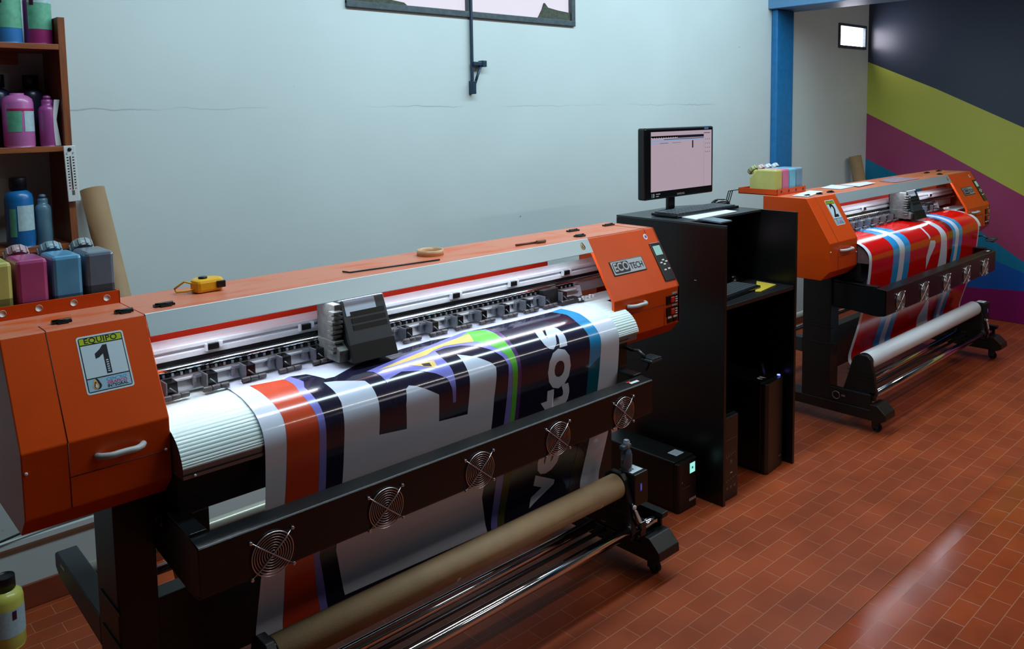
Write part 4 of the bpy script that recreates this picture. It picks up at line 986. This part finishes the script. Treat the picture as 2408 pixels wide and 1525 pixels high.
# monitor
def monitor(x0, x1, z0, z1, y, desk_z, label, screen):
    t = thing('computer_monitor', label, 'monitor', ((x0 + x1) / 2, y, desk_z))
    b = MB(); b.box(x0, x1, y, y + .045, z0, z1, .008); b.prism([(y + .045, z0 + .05), (y + .08, z0 + .09), (y + .08, z1 - .09), (y + .045, z1 - .04)], x0 + .08, x1 - .08, 0, bev=.003)
    bz = b.ob('housing', BLACKG, t)
    ft = Fr(((x0 + x1) / 2, y, z0), (1, 0, 0), (0, 0, 1), .0008); W2 = (x1 - x0) / 2
    s = MB(); ft.text(s, 'SAMSUNG', 0, .014, .013, 0, 1, .0); ft.text(s, '18', -W2 + .055, .018, .026, 0, 1, .02); ft.rect(s, -W2 + .078, -W2 + .11, .022, .026, 0, 1); ft.rect(s, -W2 + .078, -W2 + .1, .012, .016, 0, 1); ft.rect(s, W2 - .08, W2 - .045, z1 - z0 - .014, z1 - z0 - .005, 1, 1)
    s.ob('bezel_marking', [GREYP, mat('sticker_blue', (90, 120, 160), .4)], bz)
    s = MB(); h = z1 - z0; a0, a1, b0, b1 = -W2 + .040, W2 - .018, .036, h - .018
    f = ft; f.l = .0012
    def R(u0, u1, v0, v1, mi, k=1.3): f.rect(s, a0 + (a1 - a0) * u0, a0 + (a1 - a0) * u1, b0 + (b1 - b0) * v0, b0 + (b1 - b0) * v1, mi, k)
    R(0, 1, 0, 1, 0, 1)
    if screen == 'app':
        R(0, .86, .905, .93, 1); R(.42, .86, .885, .905, 1); R(.2, .86, .862, .872, 1); R(0, .86, .84, .86, 2)
        for i in range(11): R(.02 + i * .037, .045 + i * .037, .895, .925, 1)
        R(0, .27, .80, .812, 2); R(.14, .27, .80, .81, 3); R(.33, .47, .80, .808, 3); R(.86, .97, .945, .955, 1)
        R(.66, .68, .70, .83, 1); R(.86, .862, .0, .94, 3)
        for (u0, u1, v) in ((.03, .45, .63), (.03, .45, .62), (.03, .45, .52), (.03, .44, .49), (.08, .2, .45), (.08, .21, .42), (.1, .2, .39), (.03, .2, .355), (.3, .36, .45), (.4, .46, .45), (.3, .36, .42), (.4, .46, .42), (.3, .36, .39), (.4, .46, .4), (.48, .6, .64), (.48, .62, .6), (.48, .58, .53), (.5, .6, .45)): R(u0, u1, v, v + .006, 4)
        for i in range(4):
            for j in range(3): R(.885 + j * .035, .9 + j * .035, .83 - i * .075, .846 - i * .075, 3)
        for i in range(16):
            a = i * PI / 8; u, v = .66 + .035 * math.cos(a), .42 + .06 * math.sin(a); R(u - .006, u + .006, v - .004, v + .004, 4)
    sc = s.ob('screen', [mat('screen_pink', (60, 54, 60), .3, emit=(206, 184, 198), est=.62), mat('screen_dark', (30, 26, 40), .3), mat('screen_blue', (130, 160, 200), .3, emit=(130, 160, 200), est=.4), mat('screen_line', (110, 110, 130), .3, emit=(110, 110, 130), est=.3), mat('screen_faint', (168, 152, 168), .3, emit=(168, 152, 168), est=.5)], bz)
    xc = (x0 + x1) / 2
    b = MB(); b.box(xc - .025, xc + .025, y + .05, y + .07, desk_z + .008, z0 + .08, .004); b.ob('stand_neck', BLACKG, t)
    b = MB(); b.lathe([(0, 0), (.095, 0), (.092, .008), (.04, .016), (0, .017)], 32, Matrix.Translation((xc, y + .06, desk_z)) @ Matrix.Diagonal((1.2, .42, 1, 1))); b.ob('stand_base', BLACKG, t)
    return t
zd = 1.2168
yM = 2.30; s_ = yM / 2.2
A = W(1490 + 162 / 6.352, 280 + 140 / 6.352, 1, yM); Bm = W(1490 + 1200 / 6.352, 280 + 1085 / 6.352, 1, yM)
monitor(A.x + .005, Bm.x - .008, Bm.z, A.z, yM, zd, 'black monitor with a pinkish software window, standing on top of the desk', 'app')
monitor(3.03, 3.40, .99, 1.145, 2.16, .8685, 'second monitor inside the desk compartment, only its right edge showing', 'dark')

def keyboard(cen, wd, dp, ang, z, label):
    t = thing('keyboard', label, 'keyboard', (cen[0], cen[1], z))
    M_ = Matrix.Translation((cen[0], cen[1], z)) @ Matrix.Rotation(ang, 4, 'Z')
    MB().box(-wd / 2, wd / 2, -dp / 2, dp / 2, .002, .016, .004, M_).ob('case', BLACKG, t)
    b = MB(); n = 18; rws = 6
    for r_ in range(rws):
        for k in range(n):
            u = -wd / 2 + .012 + (wd - .024) * k / n; v = -dp / 2 + .012 + (dp - .02) * r_ / rws
            if r_ == 0 and 4 <= k <= 8:
                if k == 4: b.box(u, u + (wd - .024) * 5 / n - .003, v, v + dp / rws * .72, .014, .021, .001, M_, 1)
                continue
            b.box(u, u + (wd - .024) / n * .84, v, v + dp / rws * .72, .014, .021, .001, M_, 1)
    b.ob('keycaps', mat('keycap_black', (58, 64, 70), .45, noise=.3, nscale=90), t)
    return t
keyboard((3.262, 2.242), .50, .146, -.01, zd, 'black keyboard in front of the monitor on top of the desk')
keyboard((3.19, 2.03), .40, .14, .08, .8685, 'black keyboard on the lower shelf inside the desk')
def mouse(x, y, z, ang, label):
    t = thing('computer_mouse', label, 'mouse', (x, y, z)); M_ = Matrix.Translation((x, y, z)) @ Matrix.Rotation(ang, 4, 'Z')
    b = MB(); n = 10; rows = []
    b.lathe([(0, .030), (.012, .029), (.022, .024), (.029, .014), (.031, .004), (.029, 0), (0, 0)], 24, M_ @ Matrix.Diagonal((1.7, 1.0, 1, 1))); b.ob('shell', BLACKG, t)
    b = MB(); b.cyl(M_ @ Vector((-.03, -.004, .022)), M_ @ Vector((-.03, .004, .022)), .008, 12); b.ob('wheel', GREYP, t); return t
mouse(3.60, 2.33, zd, -.5, 'black mouse at the right end of the upper keyboard')
mouse(3.46, 2.16, .8685, .4, 'grey-black mouse behind the lower keyboard inside the desk')
sheet_obj('paper_sheet', [W(1420 + x / 5.083, 460 + y / 5.083, 2, zd + .001) for x, y in ((890, 255), (1100, 292), (1590, 192), (1350, 165))], 'white sheets of paper in front of the keyboard on top of the desk', 'paper', th=.004)
sheet_obj('tablet', [W(1420 + x / 5.083, 460 + y / 5.083, 2, zd + .006) for x, y in ((1130, 290), (1400, 332), (1530, 308), (1300, 272))], 'flat grey tablet overhanging the front left corner of the desk top', 'tablet', mat('tablet_grey', (120, 140, 156), .3, metal=.3), th=.006)
sheet_obj('note_pad', [W(1680 + x / 6.93, 500 + y / 6.93, 2, .8695) for x, y in ((665, 1290), (750, 1290), (1005, 1175), (690, 1120))], 'yellow note pad on the lower desk shelf beside the keyboard', 'note pad', mat('pad_yellow', (206, 182, 60), .5), th=.003)
sheet_obj('sticky_note', [(3.60, 2.42, zd + .0006), (3.66, 2.40, zd + .0006), (3.69, 2.44, zd + .0006), (3.63, 2.46, zd + .0006)], 'small yellow note behind the mouse', 'note', mat('pad_yellow', (206, 182, 60)), th=.001) if False else None

# ------------------------------------------------------------------ towers and battery box on the floor
PCM = mat('pc_black', (9, 9, 10), .4, noise=.15, nscale=20); PCF = mat('pc_front_brown_black', (30, 27, 25), .35, noise=.1)
t = thing('pc_tower', 'black computer tower under the desk leaning against the left side panel', 'computer', (3.03, 2.1, 0))
MB().box(2.972, 3.106, 1.925, 2.28, 0, .375, .004).ob('case', PCM, t)
b = MB(); b.prism([(2.972, 1.925), (2.972, 1.915), (2.985, 1.905), (3.095, 1.905), (3.106, 1.915), (3.106, 1.925)], 0.004, .372, 2, bev=.003); fp = b.ob('front_panel', PCF, t)
f = Fr((3.04, 1.905, .0), (1, 0, 0), (0, 0, 1), .0006); s = MB(); f.rect(s, -.045, .05, .272, .274, 0); [f.rect(s, -.035 + i * .016, -.026 + i * .016, .192 + .003 * i, .196 + .003 * i, 0, 1) for i in range(5)]; [f.rect(s, -.035 + i * .016, -.032 + i * .016, .196 + .003 * i, .208 + .003 * i, 0, 1) for i in range(5)]; f.rect(s, -.004, .008, .163, .178, 0); f.rect(s, -.005, .012, .118, .122, 1)
for i in range(5): f.rect(s, -.04 + i * .018, -.03 + i * .018, .085 + i * .003, .09 + i * .003, 0)
for i in range(3): f.rect(s, -.035 + i * .03, -.022 + i * .03, .05, .062, 0)
s.ob('front_marking', [mat('dim_grey', (96, 92, 90), .4), WHITEP], fp)
f = Fr((3.0, 1.94, .375), (1, 0, 0), (0, 1, 0), .0012); s = MB(); f.text(s, '1', 0, 0, .03, 0, 1, .02, rot=PI / 2); f.rect(s, -.015, .02, .006, .010, 0, 1); s.ob('white_mark', WHITEP, t)
t = thing('pc_tower', 'larger black computer tower with a white 2 on top and a blue power light', 'computer', (3.44, 2.15, 0))
MB().box(3.355, 3.535, 1.945, 2.30, .012, .435, .006).ob('case', PCM, t)
b = MB(); b.prism([(3.355, 1.945), (3.357, 1.925), (3.372, 1.915), (3.525, 1.93), (3.535, 1.945)], .0, .432, 2, bev=.003); fp = b.ob('front_panel', PCF, t)
b = MB()
for x_ in (3.37, 3.51):
    for y_ in (1.97, 2.26): b.cyl((x_, y_, 0), (x_, y_, .014), .014, 12)
b.ob('rubber_foot', BLACKR, t)
f = Fr((3.42, 1.985, .435), (1, 0, 0), (0, 1, 0), .0012); s = MB(); f.text(s, '2', 0, 0, .055, 0, 1, .03, rot=PI / 2, sx=1.2); s.ob('white_number', WHITEP, t)
b = MB(); b.cyl((3.52, 1.95, .434), (3.52, 1.95, .438), .008, 14); b.ob('power_light', mat('violet_led', (120, 130, 255), .3, emit=(120, 125, 255), est=3), t)
f = Fr((3.49, 1.926, .055), (1, .1, 0), (0, 0, 1), .002); s = MB(); f.rect(s, -.013, .013, -.003, .003, 0, 1); s.ob('front_marking', mat('dim_grey', (96, 92, 90)), fp)
b = MB(); b.box(3.452, 3.472, 1.99, 1.998, .43, .50, .002, Matrix.Translation((3.46, 1.99, .44)) @ Matrix.Rotation(-.35, 4, 'Y') @ Matrix.Translation((-3.46, -1.99, -.44))); b.ob('wifi_antenna', PCM, t)

t = thing('battery_backup', 'black battery backup box with lit green display on the floor left of the desk', 'battery backup', (2.83, 2.15, 0))
U = [W(1440 + x / 5.235, 1000 + y / 5.235, 2, 0) for x, y in ((815, 1095), (1040, 930))]
MB().box(2.758, 2.896, 2.0, 2.40, .006, .222, .005).ob('case', PCM, t)
b = MB(); b.prism([(2.758, 2.0), (2.759, 1.985), (2.77, 1.978), (2.885, 1.978), (2.896, 1.985), (2.896, 2.0)], .0, .215, 2, bev=.003); fp = b.ob('front_panel', PCM, t)
f = Fr((2.865, 1.978, .178), (1, 0, 0), (0, 0, 1), .0008); s = MB(); f.rect(s, -.026, .012, -.022, .022, 0, 1); f.rect(s, -.012, -.002, -.005, .005, 1, 1.2); s.ob('display', [mat('lcd_lit', (150, 235, 225), .3, emit=(150, 240, 228), est=.9), mat('lcd_dim', (90, 200, 190), .3)], fp)
f = Fr((2.86, 1.978, .04), (1, 0, 0), (0, 0, 1), .0008); s = MB(); [f.rect(s, -.024 + i * .010, -.017 + i * .010, -.006, .006, 0, 1) for i in range(5)]; f.rect(s, -.075, -.02, .062, .064, 1, 1); f.rect(s, -.08, -.072, .088, .096, 1, 1); s.ob('front_marking', [GREYP, mat('dim_grey', (96, 92, 90))], fp)
f = Fr((2.845, 2.055, .222), (1, 0, 0), (0, 1, 0), .0012); s = MB(); f.rect(s, -.028, .028, -.024, .024, 0, 1); f.rect(s, -.024, .024, -.020, .020, 1, 1.2); s.ob('white_label', [STICK, mat('label_text_grey', (170, 186, 198), .5)], t)
b = MB()
for x_ in (2.775, 2.88):
    for y_ in (2.03, 2.37): b.cyl((x_, y_, 0), (x_, y_, .008), .010, 10)
b.ob('rubber_foot', BLACKR, t)

# spray bottle standing behind the near printer's take-up
tb = thing('spray_bottle', 'small clear bottle with grey spray head beside the take-up motor of the near printer', 'bottle', (2.235, 1.825, .4055))
qx, qy = 2.244, 1.836
M_ = Matrix.Translation((qx, qy, .4055))
b = MB(); b.lathe([(0, 0), (.019, 0), (.021, .005), (.021, .06), (.018, .072), (.011, .082), (.011, .088)], 20, M_); b.ob('bottle', mat('bottle_grey_clear', (70, 84, 100), .2, coat=.5), tb)
b = MB(); b.lathe([(0, .112), (.010, .112), (.012, .108), (.012, .086), (0, .086)], 16, M_); b.mi = 1; b.box(qx - .03, qx + .018, qy - .010, qy + .010, .487, .503, .004); b.prism([(qx - .012, .488), (qx - .028, .45), (qx - .022, .448), (qx - .004, .488)], qy - .004, qy + .004, 1); b.ob('spray_head', [mat('pale_cap', (170, 190, 205), .35), mat('trigger_slate', (70, 88, 104), .4)], tb)

# ------------------------------------------------------------------ left: shelf, bottles, tube, thermometer
sh_ = thing('wall_shelf', 'brown varnished wooden wall shelf full of ink bottles at the left', 'shelf', (.5, 3.1, 1.2))
XS = .754
b = MB(); b.prism([(YB, 2.03), (2.965, 2.03), (2.965, 1.43), (2.955, 1.30), (2.93, 1.18), (YB, 1.10)], XS, XS + .022, 0, bev=.0015); b.ob('side_panel', WOOD, sh_)
for z_ in (1.925, 1.596, 1.275): MB().box(.10, XS, 2.965, YB, z_, z_ + .018, .001).ob('shelf_board', WOODB, sh_)
MB().box(.10, XS - .08, YB - .025, YB, 1.885, 1.925, .001).ob('back_cleat', WOODB, sh_)
MB().box(.10, .122, 2.965, YB, 1.15, 2.03, .001).ob('side_panel', WOOD, sh_)
def bottle(loc, r, h, colour, label, capm, name='ink_bottle', lab=None, group='ink bottles on the wooden shelf', cap=True, slim=False):
    t = thing(name, label, 'bottle', loc, group); M_ = Matrix.Translation(loc)
    cm = mat('bottle_' + '_'.join(map(str, colour)), colour, .35, noise=.08, nscale=12, coat=.2)
    nk = r * .45; hs = h * .80
    b = MB(); b.lathe([(0, 0), (r * .94, 0), (r, h * .03), (r, hs * .86), (r * .93, hs * .94), (r * .7, hs * .995), (nk, hs * 1.02), (nk, hs * 1.05), (0, hs * 1.05)], 28, M_); b.ob('bottle', cm, t)
    if slim:
        b = MB(); b.lathe([(0, hs), (r * .62, hs), (r * .66, hs + .010), (r * .62, hs + .018), (r * .38, hs + .022), (r * .46, h - .012), (r * .42, h - .003), (r * .2, h), (0, h)], 18, M_); b.ob('nozzle_cap', cm, t)
    elif cap:
        b = MB(); b.lathe([(0, h), (nk * 1.28, h), (nk * 1.34, h * .985), (nk * 1.34, hs * 1.03), (nk, hs * 1.03)], 24, M_); b.ob('screw_cap', capm, t)
    if lab:
        for (a0, a1, z0_, z1_, lm, rr) in lab:
            b = MB(); n = 10
            b.grid([[(loc[0] + (r + rr) * math.cos(a0 + (a1 - a0) * k / n), loc[1] + (r + rr) * math.sin(a0 + (a1 - a0) * k / n), loc[2] + h * zz) for k in range(n + 1)] for zz in (z0_, z1_)]); b.ob('label', lm, t)
    return t
BC = mat('bottle_cap_black', (14, 16, 24), .4)
LG = mat('label_green', (96, 170, 140), .5, noise=.2, nscale=60); LP = mat('label_pale', (170, 196, 204), .5, noise=.12, nscale=90); LM = mat('label_magenta', (170, 24, 88), .5); LD = mat('label_logo', (60, 16, 44), .5)
a0, a1 = -PI * .80, -PI * .15
yb_ = 3.03
bottle((.625, yb_, 1.943), .042, .20, (52, 120, 186), 'blue ink bottle with pale green label on the top shelf', BC, lab=[(a0, a1, .24, .76, LG, .0006), (a0 + .2, a0 + .5, .62, .72, LD, .001)])
bottle((.713, yb_, 1.943), .041, .20, (150, 44, 110), 'magenta ink bottle with green label at the right end of the top shelf', BC, lab=[(a0, a1, .24, .80, LG, .0006), (a0, a1, .66, .80, LP, .0009), (a0 + .2, a0 + .5, .62, .76, LD, .0012)])
bottle((.536, yb_, 1.614), .044, .225, (176, 70, 140), 'magenta bottle cut by the left picture edge on the middle shelf', BC, lab=[(a0, a1, .3, .62, LP, .0006)])
bottle((.638, yb_ - .005, 1.614), .045, .205, (190, 108, 172), 'pink ink bottle with white label, without cap, on the middle shelf', BC, cap=False, lab=[(a0, a0 + .95, .24, .56, LG, .0006), (a0 + 1.12, a1, .24, .56, LP, .0006), (a0, a1, .56, .60, LM, .0007)])
bottle((.60, 3.118, 1.614), .040, .235, (30, 36, 70), 'dark blue bottle with black cap behind the pink bottle', BC)
bottle((.700, 3.118, 1.614), .040, .235, (40, 34, 60), 'dark bottle with black cap behind the slim purple bottle', BC)
bottle((.720, yb_ - .02, 1.614), .027, .165, (160, 74, 144), 'slim purple squeeze bottle on the middle shelf', BC, slim=True)
bottle((.620, yb_ - .02, 1.293), .041, .225, (24, 104, 168), 'blue ink bottle with black cap and white label on the lowest shelf', BC, lab=[(a0, a0 + .5, .16, .56, LG, .0006), (a0 + .6, a1, .24, .60, LP, .0006)])
bottle((.688, yb_ - .02, 1.293), .024, .165, (92, 130, 152), 'slim grey-blue squeeze bottle beside the blue bottle on the lowest shelf', BC, slim=True)
b = MB(); b.prism([(.745, 1.615), (.762, 1.615), (.752, 1.70), (.765, 1.765), (.748, 1.765), (.740, 1.70)], 2.985, 2.990, 1, bev=.0008)
for v in b.b.verts: v.co.x -= .013
tag(b.ob('paper_slip', PAPR), 'white curled paper slip standing beside the slim purple bottle', 'paper')
# thermometer on the front edge of the side panel
tx, tyy = .765, 2.955
t = thing('wall_thermometer', 'white plastic thermometer hung on the edge of the wooden shelf', 'thermometer', (tx, 2.96, 1.43))
M_ = Matrix.Translation((tx, 2.955, 1.523)) @ Matrix.Rotation(-.03, 4, 'Y')
MB().box(-.0175, .0175, -.006, .0, -.092, .092, .002, M_).ob('backplate', mat('thermo_white', (214, 220, 220), .4), t)
f = Fr(M_ @ Vector((0, -.006, 0)), M_.to_3x3() @ Vector((1, 0, 0)), M_.to_3x3() @ Vector((0, 0, 1)), .0005); s = MB()
for i in range(11):
    for sx in (-1, 1): f.rect(s, sx * .0085 - .0025, sx * .0085 + .0025, -.04 + i * .0092, -.0365 + i * .0092, 0, 1)
for i in range(3):
    for sx in (-1, 1): f.rect(s, sx * .0085 - .002, sx * .0085 + .002, -.05 + i * .0092, -.047 + i * .0092, 1, 1.2)
f.text(s, 'C', -.009, .066, .010, 0); f.text(s, 'F', .009, .066, .010, 0); f.rect(s, -.004, .004, -.070, -.055, 2, 1); s.ob('scale', [INKK, RED, mat('dim_grey', (96, 92, 90))], t)
b = MB(); b.tube([M_ @ Vector((0, -.0075, -.052)), M_ @ Vector((0, -.0075, .058))], .0013, 8); b.cyl(M_ @ Vector((0, -.0065, .08)), M_ @ Vector((0, -.009, .08)), .006, 12); b.ob('glass_tube', INKK, t)

# cardboard tube leaning on the wall behind printer 1 and a second one at the mural corner
def leaning_tube(p_top, p_bot, r, label):
    b = MB(); b.cyl(p_bot, p_top, r, 32, hollow=r * .88); o = b.ob('cardboard_tube', KRAFT); tag(o, label, 'cardboard tube', 'cardboard tubes leaning on the wall')
ct = W(213, 450, 1, 3.10); cb_ = W(389, 1182, 1, 2.80)
ct = Vector((.870, 3.115, 1.455)); d_ = (Vector((.965, 2.79, .38)) - ct); cb_ = ct + d_ * ((.03 - ct.z) / d_.z)
leaning_tube(ct, cb_, .040, 'brown cardboard tube leaning on the wall between the shelf and the near printer')
leaning_tube((6.80, 3.10, 1.29), (6.93, 2.90, .03), .05, 'brown cardboard tube leaning in the corner by the mural')
# extra magazine stuff: cables low on the wall
b = MB(); b.tube([(-1.5, YB - .02, .262), (.2, YB - .02, .256), (.50, YB - .02, .272), (.70, YB - .02, .30), (.9, YB - .02, .31), (1.4, YB - .02, .30)], .004, 6)
tag(b.ob('wall_cable', BLACKR), 'thin black cable running along the wall ledge at lower left', 'cable')
bottle((.500, 2.985, 0), .050, .235, (204, 200, 92), 'pale yellow ink bottle with black cap on the floor at lower left', BC, lab=[(-PI * .95, -.25, .2, .58, LP, .0006), (-PI * .46, -PI * .38, .44, .56, LD, .0012)], group=None)
